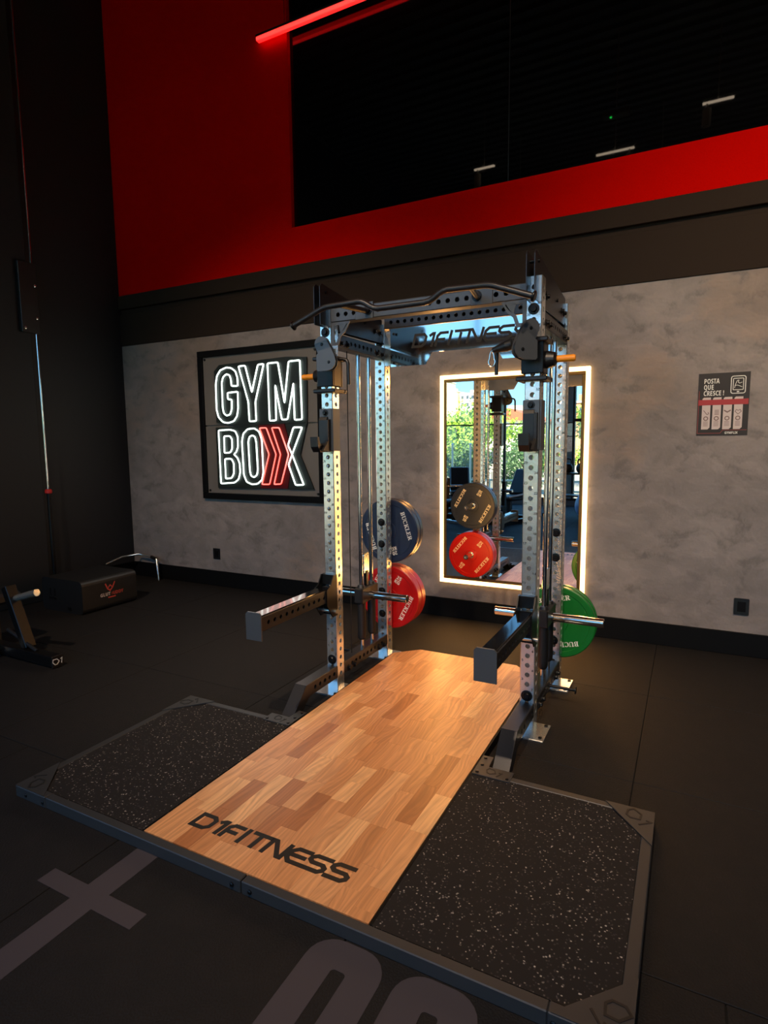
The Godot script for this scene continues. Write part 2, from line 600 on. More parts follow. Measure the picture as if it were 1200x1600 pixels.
func setting() -> void:
	# lower back wall, plaster, up to the beam
	var b := MB.new()
	b.box(Vector3((XL + XR) / 2, 1.283, -0.12), Vector3(XR - XL, 2.566, 0.24))
	struct(b, "wall_back", M.plaster, "grey brown burnished cement wall behind the rack")
	# beam over it: two faces with a shadow gap between
	b = MB.new()
	b.box(Vector3((XL + XR) / 2, 2.735, -0.11), Vector3(XR - XL, 0.338, 0.24), 0.003)
	b.box(Vector3((XL + XR) / 2, 3.025, -0.10), Vector3(XR - XL, 0.14, 0.24), 0.003)
	b.box(Vector3((XL + XR) / 2, 2.93, -0.13), Vector3(XR - XL, 0.06, 0.22))
	struct(b, "trim_1", M.beam, "dark brown beam with a groove above the cement wall")
	# red wall with the glazed opening
	b = MB.new()
	var x0 := -2.03
	b.box(Vector3((XL + x0) / 2, (3.094 + TOP) / 2, -0.12), Vector3(x0 - XL, TOP - 3.094, 0.24))
	b.box(Vector3((x0 + XR) / 2, (3.094 + 3.425) / 2, -0.12), Vector3(XR - x0, 3.425 - 3.094, 0.24))
	b.box(Vector3((x0 + XR) / 2, TOP - 0.1, -0.12), Vector3(XR - x0, 0.2, 0.24))
	struct(b, "wall_back_upper", M.red_paint, "red painted wall round the dark glazing")
	# dark glazing with a dark room behind
	b = MB.new()
	b.box(Vector3((x0 + XR) / 2, (3.425 + TOP - 0.2) / 2, -0.05), Vector3(XR - x0, TOP - 0.2 - 3.425, 0.012))
	var gl := struct(b, "window_1", M.dark_glass, "wide dark interior glazing in the red wall")
	b = MB.new()
	for x in [-0.05, 2.3, 4.65]:
		b.box(Vector3(x, (3.425 + TOP - 0.2) / 2, -0.05), Vector3(0.006, TOP - 0.2 - 3.425, 0.014))
	put(b, "pane_joint", M.black_plastic, gl)
	b = MB.new()
	b.box(Vector3((x0 + XR) / 2, 4.8, -3.1), Vector3(XR - x0 + 0.4, 3.4, 0.1))
	b.box(Vector3(x0 - 0.1, 4.8, -1.65), Vector3(0.2, 3.4, 2.8))
	b.box(Vector3(XR + 0.1, 4.8, -1.65), Vector3(0.2, 3.4, 2.8))
	b.box(Vector3((x0 + XR) / 2, 3.2, -1.68), Vector3(XR - x0 + 0.4, 0.2, 2.8))
	b.box(Vector3((x0 + XR) / 2, 6.45, -1.68), Vector3(XR - x0 + 0.4, 0.2, 2.8))
	struct(b, "wall_room_behind", M.side_wall, "grey room behind the tinted interior glazing")
	# left wall and its pillar
	b = MB.new()
	var zg := 5.4           # from here on the side wall is glazed as well
	b.box(Vector3(XL - 0.12, TOP / 2, (zg - 0.24) / 2), Vector3(0.24, TOP, zg + 0.24))
	b.box(Vector3(XL - 0.12, (4.7 + TOP) / 2, (zg + ZW + 0.24) / 2), Vector3(0.24, TOP - 4.7, ZW + 0.24 - zg))
	b.box(Vector3(XL - 0.12, 0.06, (zg + ZW + 0.24) / 2), Vector3(0.24, 0.12, ZW + 0.24 - zg))
	struct(b, "wall_left", M.wall_black, "black painted side wall")
	b = MB.new()
	b.box(Vector3(XL + 0.075, TOP / 2, 1.36), Vector3(0.15, TOP, 0.5), 0.006)
	struct(b, "trim_2", M.matt_black, "black pillar standing out of the side wall")
	# right wall, ceiling
	b = MB.new()
	b.box(Vector3(XR + 0.12, TOP / 2, ZW / 2), Vector3(0.24, TOP, ZW + 0.48))
	struct(b, "wall_right", M.side_wall, "grey side wall")
	b = MB.new()
	b.box(Vector3((XL + XR) / 2, TOP + 0.15, ZW / 2), Vector3(XR - XL + 0.5, 0.2, ZW + 0.5))
	var z := 0.1
	while z < ZW:
		b.box(Vector3((XL + XR) / 2, TOP + 0.03, z), Vector3(XR - XL, 0.06, 0.09))
		z += 0.2
	struct(b, "ceiling", M.ceiling, "dark ribbed metal deck ceiling")
	# baseboard
	b = MB.new()
	b.box(Vector3((XL + XR) / 2, 0.081, 0.008), Vector3(XR - XL, 0.162, 0.016), 0.003)
	struct(b, "baseboard_back", M.trim_black, "black skirting along the cement wall")
	b = MB.new()
	b.box(Vector3(XL + 0.008, 0.081, 0.56), Vector3(0.016, 0.162, 1.08), 0.003)
	struct(b, "baseboard_left", M.trim_black, "black skirting along the black wall")
	# window wall behind the camera
	b = MB.new()
	var zc := ZW + 0.12
	b.box(Vector3((XL + XR) / 2, (4.7 + TOP) / 2, zc), Vector3(XR - XL, TOP - 4.7, 0.24))
	b.box(Vector3((XL + XR) / 2, 0.06, zc), Vector3(XR - XL, 0.12, 0.24))
	b.box(Vector3(XR - 0.06, 2.41, zc), Vector3(0.12, 4.58, 0.24))
	struct(b, "wall_front", M.side_wall, "wall with the tall windows")
	var win := Node3D.new()
	win.name = "window_2"
	win.set_meta("kind", "structure"); win.set_meta("label", "tall dark framed windows to the street")
	add_child(win)
	var xs := [XL + 0.03, -2.72, -1.12, 0.5, 2.1, 3.7, 5.3, XR - 0.15]
	b = MB.new()
	for x in xs:
		b.box(Vector3(x, 2.41, ZW + 0.06), Vector3(0.05, 4.58, 0.08), 0.004)
	b.box(Vector3((XL - 1.12) / 2, 1.90, ZW + 0.06), Vector3(-1.12 - XL - 0.05, 0.03, 0.05), 0.004)
	b.box(Vector3((XR - 1.12) / 2, 1.955, ZW + 0.06), Vector3(XR + 1.12 - 0.05, 0.07, 0.07), 0.004)
	b.box(Vector3((XL + XR) / 2, 0.145, ZW + 0.06), Vector3(XR - XL - 0.1, 0.05, 0.08), 0.004)
	b.box(Vector3((XL + XR) / 2, 4.675, ZW + 0.06), Vector3(XR - XL - 0.1, 0.05, 0.08), 0.004)
	put(b, "window_frame", M.win_frame, win)
	b = MB.new()
	b.box(Vector3(-1.24, 2.41, ZW + 0.3), Vector3(0.2, 4.58, 0.3), 0.004)
	put(b, "pillar", mat(Color(0.30, 0.34, 0.33), 0.6), win)
	for i in xs.size() - 1:
		for yy in [[0.17, 1.92], [1.99, 4.65]]:
			b = MB.new()
			var w: float = xs[i + 1] - xs[i] - 0.05
			b.box(Vector3((xs[i] + xs[i + 1]) / 2, (yy[0] + yy[1]) / 2, ZW + 0.06), Vector3(w, yy[1] - yy[0], 0.008))
			put(b, "pane", M.glass, win)
	win = Node3D.new()
	win.name = "window_3"
	win.set_meta("kind", "structure"); win.set_meta("label", "tall dark framed windows in the side wall")
	add_child(win)
	var zz := [5.43, 6.75, 8.07, ZW - 0.03]
	b = MB.new()
	for z3 in zz:
		b.box(Vector3(XL - 0.06, 2.41, z3), Vector3(0.08, 4.58, 0.05), 0.004)
	for y3 in [0.145, 1.955, 4.675]:
		b.box(Vector3(XL - 0.06, y3, (5.4 + ZW) / 2), Vector3(0.07, 0.06, ZW - 5.4), 0.004)
	put(b, "window_frame", M.win_frame, win)
	for i in 3:
		for yy in [[0.17, 1.92], [1.99, 4.65]]:
			b = MB.new()
			b.box(Vector3(XL - 0.06, (yy[0] + yy[1]) / 2, (zz[i] + zz[i + 1]) / 2), Vector3(0.008, yy[1] - yy[0], zz[i + 1] - zz[i] - 0.05))
			put(b, "pane", M.glass, win)

func floor_and_marks() -> void:
	var b := MB.new()
	b.box(Vector3((XL + XR) / 2, -0.11, ZW / 2), Vector3(XR - XL + 0.5, 0.2, ZW + 0.5))
	var fl := struct(b, "floor", M.matt_black, "black rubber tile floor")
	# one metre tiles with fine joints; the rows towards the camera are set off
	var zs := [0.0, 0.985, 1.97, 2.96, 3.95, 4.94, 5.93, 6.92, 7.91, 8.9, ZW]
	for k in zs.size() - 1:
		var off := 0.115 if k < 3 else 0.42
		var x := XL
		var nx := off - 5.0
		while nx < XL + 0.02:
			nx += 1.0
		while x < XR - 0.01:
			var e := minf(nx, XR)
			var t := MB.new()
			var g := 0.0016
			var c := Vector3((x + e) / 2, -0.006, (zs[k] + zs[k + 1]) / 2)
			t.box(c, Vector3(e - x - 2 * g, 0.012, zs[k + 1] - zs[k] - 2 * g), 0.002)
			put(t, "tile", M.rubber, fl)
			x = e
			nx += 1.0
	# painted marks in front of the platform
	var flat := at(Vector3(0, 0.0002, 0)) * LAID
	b = MB.new()
	b.prism(laid([[-0.475, 3.2], [-0.37, 3.2], [-0.37, 3.441], [-0.192, 3.441], [-0.192, 3.507], [-0.37, 3.507], [-0.37, 4.3], [-0.475, 4.3], [-0.475, 3.507], [-0.65, 3.507], [-0.65, 3.441], [-0.475, 3.441]]), flat, 0.0008)
	tag(put(b, "floor_marking", M.marking, self), "grey painted cross line on the black floor in front of the platform", "floor marking", "")
	for x in [0.46, 0.738]:
		b = MB.new()
		var w := 0.12
		var r := 0.065
		var p := []
		var mx: float = x
		var outer := rounded(0.24, 0.66, 0.085, 6)
		var inner := rounded(0.047, 0.47, 0.012, 6)
		for i in outer.size():
			var j := (i + 1) % outer.size()
			var c := Vector2(mx, -(3.245 + 0.33))
			var q := [outer[i] + c, outer[j] + c, inner[j] + c, inner[i] + c]
			b.quad(flat * Vector3(q[0].x, q[0].y, 0.0008), flat * Vector3(q[1].x, q[1].y, 0.0008), flat * Vector3(q[2].x, q[2].y, 0.0008), flat * Vector3(q[3].x, q[3].y, 0.0008))
			for e in [[q[0], q[1]], [q[2], q[3]]]:
				b.quad(flat * Vector3(e[0].x, e[0].y, 0), flat * Vector3(e[0].x, e[0].y, 0.0008), flat * Vector3(e[1].x, e[1].y, 0.0008), flat * Vector3(e[1].x, e[1].y, 0))
		var o := put(b, "painted_numeral", M.marking, self)
		tag(o, "large grey painted zero on the floor, " + ("on the side of the painted cross" if x < 0.6 else "on the side away from the painted cross"), "numeral", "painted zeros before the platform")

func wall_things() -> void:
	# ---- mirror with a glowing rim
	var mx0 := -0.577
	var mx1 := 0.600
	var my0 := 0.3037
	var my1 := 2.0191
	var t := thing("lit_mirror", "tall wall mirror framed by a warm white light strip", "mirror", Vector3((mx0 + mx1) / 2, my0, 0))
	var W := mx1 - mx0
	var H := my1 - my0
	var b := MB.new()
	b.box(Vector3(0, H / 2, 0.006), Vector3(W - 0.08, H - 0.08, 0.012))
	put(b, "backing", M.bronze, t)
	var lw := 0.032
	for s in [[Vector3(0, H - lw / 2, 0), Vector3(W, lw, 0.026)], [Vector3(0, lw / 2, 0), Vector3(W, lw, 0.026)], [Vector3(-W / 2 + lw / 2, H / 2, 0), Vector3(lw, H - 2 * lw, 0.026)], [Vector3(W / 2 - lw / 2, H / 2, 0), Vector3(lw, H - 2 * lw, 0.026)]]:
		b = MB.new()
		b.box(s[0] + Vector3(0, 0, 0.015), s[1], 0.004)
		put(b, "light_strip", M.led_warm, t)
		var sz := Vector2(s[1].x, s[1].y)
		area(s[0] + Vector3(0, 0, 0.030), Basis(Vector3.UP, PI), sz, Color(1.0, 0.69, 0.35), 0.55 * maxf(sz.x, sz.y), "strip_light", t)
	for s in [[Vector3(0, H - lw - 0.013, 0), Vector3(W - 2 * lw, 0.026, 0.02)], [Vector3(0, lw + 0.013, 0), Vector3(W - 2 * lw, 0.026, 0.02)], [Vector3(-W / 2 + lw + 0.013, H / 2, 0), Vector3(0.026, H - 2 * lw - 0.052, 0.02)], [Vector3(W / 2 - lw - 0.013, H / 2, 0), Vector3(0.026, H - 2 * lw - 0.052, 0.02)]]:
		b = MB.new()
		b.box(s[0] + Vector3(0, 0, 0.012), s[1], 0.003)
		put(b, "inner_frame", M.bronze, t)
	b = MB.new()
	var q := [Vector3(-W / 2 + 0.055, 0.055, 0.02), Vector3(W / 2 - 0.055, 0.055, 0.02), Vector3(W / 2 - 0.055, H - 0.055, 0.02), Vector3(-W / 2 + 0.055, H - 0.055, 0.02)]
	b.box(Vector3(0, H / 2, 0.016), Vector3(W - 0.11, H - 0.11, 0.006))
	put(b, "mirror_glass", M.mirror, t)
	# ---- neon sign
	var sx0 := -3.218
	var sx1 := -1.712
	var sy0 := 0.927
	var sy1 := 2.4152
	t = thing("neon_sign", "square framed wall sign with white and red neon outline letters", "sign", Vector3((sx0 + sx1) / 2, sy0, 0))
	var o := Vector3((sx0 + sx1) / 2, sy0, 0)
	W = sx1 - sx0
	H = sy1 - sy0
	for s in [[0.03, 0.74], [0.75, H - 0.03]]:
		b = MB.new()
		b.box(Vector3(0, (s[0] + s[1]) / 2, 0.012), Vector3(W - 0.06, s[1] - s[0], 0.014), 0.002)
		put(b, "panel", M.sign_panel, t)
	var fwid := 0.06
	for s in [[Vector3(0, H - fwid / 2, 0.022), Vector3(W, fwid, 0.044)], [Vector3(0, fwid / 2, 0.022), Vector3(W, fwid, 0.044)], [Vector3(-W / 2 + fwid / 2, H / 2, 0.022), Vector3(fwid, H - 2 * fwid, 0.044)], [Vector3(W / 2 - fwid / 2, H / 2, 0.022), Vector3(fwid, H - 2 * fwid, 0.044)]]:
		b = MB.new()
		b.box(s[0], s[1], 0.004)
		put(b, "frame_bar", M.trim_black, t)
	for c in [[-1, -1], [1, -1], [-1, 1], [1, 1]]:
		b = MB.new()
		b.cyl(Vector3(c[0] * (W / 2 - 0.085), H / 2 + c[1] * (H / 2 - 0.085), 0.018), Vector3(c[0] * (W / 2 - 0.085), H / 2 + c[1] * (H / 2 - 0.085), 0.03), 0.012, 0.010, 12)
		put(b, "standoff", M.black_plastic, t)
	var k1 := poly([[-2.997, 2.207], [-2.927, 2.265], [-2.475, 2.276], [-2.113, 2.285], [-1.877, 2.267], [-1.888, 1.676], [-2.317, 1.664], [-2.663, 1.657], [-2.993, 1.702]])
	var k2 := poly([[-3.004, 1.652], [-2.46, 1.658], [-2.46, 1.049], [-3.005, 1.041]])
	var k3 := poly([[-2.455, 1.664], [-2.15, 1.668], [-2.06, 1.381], [-2.13, 1.055], [-2.455, 1.050]])
	var k4 := poly([[-2.14, 1.668], [-1.888, 1.671], [-1.904, 1.628], [-1.976, 1.381], [-1.828, 1.056], [-2.125, 1.049], [-2.05, 1.381]])
	var back := at(-o)
	for e in [[k1, M.sign_back], [k2, M.sign_back], [k3, M.sign_red], [k4, M.sign_back]]:
		b = MB.new()
		b.prism(e[0], back * at(Vector3(0, 0, 0.03)), 0.012)
		put(b, "letter_backing", e[1], t)
	var N := {
		"letter_g": [[[-2.684, 2.047], [-2.685, 2.126], [-2.708, 2.189], [-2.761, 2.224], [-2.821, 2.233], [-2.9, 2.211], [-2.945, 2.16], [-2.966, 2.08], [-2.969, 1.829], [-2.947, 1.752], [-2.891, 1.702], [-2.825, 1.692], [-2.75, 1.709], [-2.707, 1.757], [-2.69, 1.831], [-2.687, 1.992], [-2.818, 1.988], [-2.816, 1.923], [-2.767, 1.921], [-2.772, 1.822], [-2.796, 1.775], [-2.841, 1.764], [-2.875, 1.788], [-2.887, 1.838], [-2.887, 2.089], [-2.867, 2.143], [-2.824, 2.169], [-2.784, 2.157], [-2.767, 2.113], [-2.765, 2.051]]],
		"letter_y": [[[-2.667, 2.233], [-2.584, 2.235], [-2.512, 1.977], [-2.428, 2.233], [-2.358, 2.235], [-2.473, 1.884], [-2.470, 1.703], [-2.554, 1.701], [-2.56, 1.89]]],
		"letter_m": [[[-2.313, 2.237], [-2.191, 2.238], [-2.128, 1.861], [-2.068, 2.238], [-1.941, 2.24], [-1.933, 1.704], [-2.017, 1.701], [-2.02, 2.038], [-2.097, 1.709], [-2.164, 1.707], [-2.229, 2.031], [-2.231, 1.703], [-2.308, 1.7]]],
		"letter_b": [[[-2.955, 1.622], [-2.804, 1.626], [-2.739, 1.611], [-2.71, 1.558], [-2.711, 1.457], [-2.733, 1.407], [-2.767, 1.382], [-2.724, 1.35], [-2.698, 1.293], [-2.694, 1.205], [-2.719, 1.134], [-2.773, 1.1], [-2.951, 1.087]], [[-2.886, 1.563], [-2.812, 1.564], [-2.784, 1.534], [-2.786, 1.439], [-2.811, 1.401], [-2.888, 1.395]], [[-2.886, 1.337], [-2.802, 1.338], [-2.773, 1.293], [-2.777, 1.191], [-2.808, 1.145], [-2.885, 1.137]]],
		"letter_o": [[[-2.658, 1.507], [-2.638, 1.584], [-2.581, 1.628], [-2.497, 1.633], [-2.44, 1.6], [-2.411, 1.523], [-2.405, 1.208], [-2.424, 1.136], [-2.478, 1.095], [-2.549, 1.087], [-2.617, 1.111], [-2.649, 1.18]], [[-2.579, 1.506], [-2.561, 1.553], [-2.526, 1.567], [-2.492, 1.551], [-2.479, 1.493], [-2.472, 1.232], [-2.484, 1.182], [-2.52, 1.157], [-2.558, 1.171], [-2.571, 1.219]]],
		"chevron": [[[-2.434, 1.633], [-2.352, 1.635], [-2.244, 1.381], [-2.332, 1.092], [-2.426, 1.09], [-2.328, 1.381]]],
		"chevron_": [[[-2.287, 1.634], [-2.197, 1.632], [-2.098, 1.381], [-2.194, 1.099], [-2.278, 1.093], [-2.191, 1.381]]],
		"letter_x": [[[-2.102, 1.465], [-2.034, 1.633], [-1.935, 1.631], [-2.057, 1.381], [-2.102, 1.285], [-2.026, 1.093], [-1.932, 1.097], [-2.057, 1.381]]],
	}
	for key in N:
		var red: bool = key.begins_with("chevron")
		b = MB.new()
		for line in N[key]:
			var pts := []
			for i in line.size():                       # round every corner a little
				var p := Vector2(line[i][0], line[i][1])
				var a := Vector2(line[i - 1][0], line[i - 1][1])
				var c := Vector2(line[(i + 1) % line.size()][0], line[(i + 1) % line.size()][1])
				var da := minf(0.014, p.distance_to(a) * 0.3)
				var dc := minf(0.014, p.distance_to(c) * 0.3)
				for e in [p + (a - p).normalized() * da, p + ((a - p).normalized() * da + (c - p).normalized() * dc) * 0.25, p + (c - p).normalized() * dc]:
					pts.append(Vector3(e.x, e.y, 0.056) - o)
			b.tube(pts, 0.0075, 8, true)
		put(b, key.trim_suffix("_"), M.neon_red if red else M.neon_white, t)
	area(Vector3(0.0, H / 2 + 0.3, 0.07), Basis(Vector3.UP, PI), Vector2(1.05, 0.55), Color(0.9, 1.0, 0.95), 0.35, "letter_light", t)
	area(Vector3(0.0, H / 2 - 0.3, 0.07), Basis(Vector3.UP, PI), Vector2(1.05, 0.55), Color(1.0, 0.85, 0.8), 0.3, "letter_light", t)
	# ---- poster
	t = thing("poster", "dark poster with white lettering and a red band on the cement wall", "poster", Vector3(1.4494, 1.5047, 0.0))
	W = 0.2998
	H = 0.4148
	b = MB.new()
	b.box(Vector3(0, H / 2, 0.0015), Vector3(W, H, 0.003))
	put(b, "sheet", mat(Color(0.115, 0.085, 0.07), 0.6), t)
	var zf := 0.0031
	var txt := MB.new()
	txt.text("POSTA", sans, 0.030, at(Vector3(-0.118, 0.362, zf), Basis.from_scale(Vector3(0.72, 1.05, 1))), 0.0006, 48, false)
	txt.text("QUE", sans, 0.030, at(Vector3(-0.118, 0.322, zf), Basis.from_scale(Vector3(0.72, 1.05, 1))), 0.0006, 48, false)
	txt.text("CRESCE !", sans, 0.030, at(Vector3(-0.118, 0.282, zf), Basis.from_scale(Vector3(0.72, 1.05, 1))), 0.0006, 48, false)
	put(txt, "lettering", M.white_print, t)
	txt = MB.new()
	txt.text("GYMFLIX", sans, 0.015, at(Vector3(0.018, 0.018, zf), Basis.from_scale(Vector3(0.85, 1, 1))), 0.0006, 32, false)
	put(txt, "lettering", M.white_print, t)
	b = MB.new()
	var ph := []
	for p in rounded(0.082, 0.112, 0.012, 3):
		ph.append(p + Vector2(0.083, 0.333))
	b.ribbon(ph, 0.005, at(Vector3(0, 0, zf)), 0.0006, true)
	var ph2 := []
	for p in rounded(0.058, 0.074, 0.003, 2):
		ph2.append(p + Vector2(0.083, 0.337))
	b.ribbon(ph2, 0.004, at(Vector3(0, 0, zf)), 0.0006, true)
	b.ribbon([Vector2(0.062, 0.312), Vector2(0.068, 0.34), Vector2(0.076, 0.36), Vector2(0.085, 0.362), Vector2(0.082, 0.348), Vector2(0.09, 0.342), Vector2(0.104, 0.348)], 0.003, at(Vector3(0, 0, zf)), 0.0006)
	b.ribbon([Vector2(0.062, 0.328), Vector2(0.078, 0.33), Vector2(0.105, 0.318)], 0.003, at(Vector3(0, 0, zf)), 0.0006)
	b.ribbon([Vector2(0.076, 0.288), Vector2(0.09, 0.288)], 0.007, at(Vector3(0, 0, zf)), 0.0006)
	put(b, "phone_drawing", M.white_print, t)
	var gp := mat(Color(0.45, 0.36, 0.34), 0.6)
	for i in 4:
		var cx := -0.097 + i * 0.0625
		b = MB.new()
		b.prism(poly([[cx - 0.025, 0.042], [cx + 0.013, 0.042], [cx + 0.025, 0.054], [cx + 0.025, 0.255], [cx - 0.017, 0.255], [cx - 0.025, 0.247]]), at(Vector3(0, 0, zf)), 0.0004)
		put(b, "printed_strip", mat(Color(0.76, 0.70, 0.68), 0.6), t)
		b = MB.new()
		var cc := []
		for p in rounded(0.024, 0.024, 0.0119, 4):
			cc.append(p + Vector2(cx, 0.115))
		b.ribbon(cc, 0.006, at(Vector3(0, 0, zf)), 0.0008, true)
		for k in 4:
			b.ribbon([Vector2(cx - 0.015, 0.066 + k * 0.009), Vector2(cx + 0.014, 0.066 + k * 0.009)], 0.003, at(Vector3(0, 0, zf)), 0.0008)
		match i:
			0: b.ribbon([Vector2(cx - 0.016, 0.17), Vector2(cx - 0.004, 0.155), Vector2(cx + 0.006, 0.142), Vector2(cx + 0.016, 0.146), Vector2(cx + 0.012, 0.158)], 0.004, at(Vector3(0, 0, zf)), 0.0008)
			1:
				for k in 4:
					b.ribbon([Vector2(cx - 0.012, 0.142 + k * 0.009), Vector2(cx + 0.014, 0.142 + k * 0.009)], 0.004, at(Vector3(0, 0, zf)), 0.0008)
			2: b.ribbon([Vector2(cx - 0.02, 0.168), Vector2(cx, 0.155), Vector2(cx + 0.02, 0.168)], 0.008, at(Vector3(0, 0, zf)), 0.0008)
			3: b.ribbon([Vector2(cx, 0.14), Vector2(cx - 0.018, 0.158), Vector2(cx - 0.011, 0.17), Vector2(cx, 0.164), Vector2(cx + 0.011, 0.17), Vector2(cx + 0.018, 0.158)], 0.004, at(Vector3(0, 0, zf)), 0.0008, true)
		put(b, "printed_icon", gp, t)
	b = MB.new()
	b.box(Vector3(0, 0.222, zf + 0.0008), Vector3(W - 0.008, 0.036, 0.0008))
	put(b, "red_band", mat(Color(0.62, 0.16, 0.17), 0.6), t)
	b = MB.new()
	b.ribbon([Vector2(-0.142, 0.30), Vector2(-0.144, 0.016), Vector2(-0.008, 0.016), Vector2(0.006, 0.036), Vector2(0.144, 0.036)], 0.003, at(Vector3(0, 0, zf)), 0.0006)
	put(b, "red_line", mat(Color(0.55, 0.22, 0.2), 0.6), t)
	# ---- wall boxes
	for e in [[Vector3(1.626, 0.285, 0), "black square outlet plate low on the wall under the poster"], [Vector3(-3.10, 0.285, 0), "black outlet plate low on the wall under the neon sign"]]:
		t = thing("wall_outlet", e[1], "outlet", e[0], "black wall outlets")
		b = MB.new()
		b.prism(rounded(0.09, 0.115, 0.006), at(Vector3(0, 0.0575, 0)), 0.008)
		put(b, "cover_plate", M.black_plastic, t)
		b = MB.new()
		b.prism(rounded(0.05, 0.07, 0.004), at(Vector3(0, 0.0575, 0.008)), 0.002)
		put(b, "socket_insert", M.trim_black, t)

# ---------------------------------------------------------------- wordmark drawn with strokes, in units of its height
const GLYPHS := {
	"D": [[[0.1, 0.1], [0.1, 0.9], [0.78, 0.9], [0.98, 0.72], [0.98, 0.28], [0.78, 0.1]], true],
	"1": [[[0.0, 0.74], [0.22, 0.9], [0.33, 0.9], [0.33, 0.0]], false],
	"F": [[[0.11, 0.0], [0.11, 0.7], [0.28, 0.88], [0.88, 0.88]], false, [[0.2, 0.45], [0.74, 0.45]]],
	"I": [[[0.1, 0.0], [0.1, 1.0]], false],
	"T": [[[0.0, 0.9], [1.06, 0.9]], false, [[0.5, 0.8], [0.5, 0.0]]],
	"N": [[[0.1, 0.0], [0.1, 0.9], [0.26, 0.9], [0.86, 0.1], [1.02, 0.1], [1.02, 1.0]], false],
	"E": [[[1.0, 0.9], [0.3, 0.9], [0.1, 0.7], [0.1, 0.3], [0.3, 0.1], [0.94, 0.1]], false, [[0.2, 0.5], [0.92, 0.5]]],
	"S": [[[1.08, 0.9], [0.3, 0.9], [0.12, 0.76], [0.12, 0.62], [0.28, 0.5], [0.8, 0.5], [0.96, 0.38], [0.96, 0.24], [0.8, 0.1], [0.0, 0.1]], false],
}

func wordmark(b: MB, xf: Transform3D, h: float, slant: float, depth: float, stroke := 0.225) -> void:
	var w := [["D", 0.0], ["1", 1.22], ["F", 1.73], ["I", 2.72], ["T", 3.05], ["N", 4.06], ["E", 5.2], ["S", 6.14], ["S", 7.22]]
	for e in w:
		var g: Array = GLYPHS[e[0]]
		var lines := [[g[0], g[1]]]
		if g.size() > 2:
			lines.append([g[2], false])
		for l in lines:
			var p := []
			for q in l[0]:
				p.append(Vector2(e[1] + q[0] + q[1] * slant, q[1]) * h)
			b.ribbon(p, stroke * h, xf, depth, l[1])

func emblem(b: MB, xf: Transform3D, s: float) -> void:
	b.ribbon([Vector2(-0.55, 0.3) * s, Vector2(-0.1, 0.3) * s, Vector2(0.15, 0.0) * s, Vector2(-0.1, -0.3) * s, Vector2(-0.35, -0.3) * s, Vector2(-0.6, 0.0) * s], 0.09 * s, xf, 0.0012, true)
	b.ribbon([Vector2(0.3, 0.2) * s, Vector2(0.5, 0.3) * s, Vector2(0.42, -0.3) * s], 0.09 * s, xf, 0.0012)

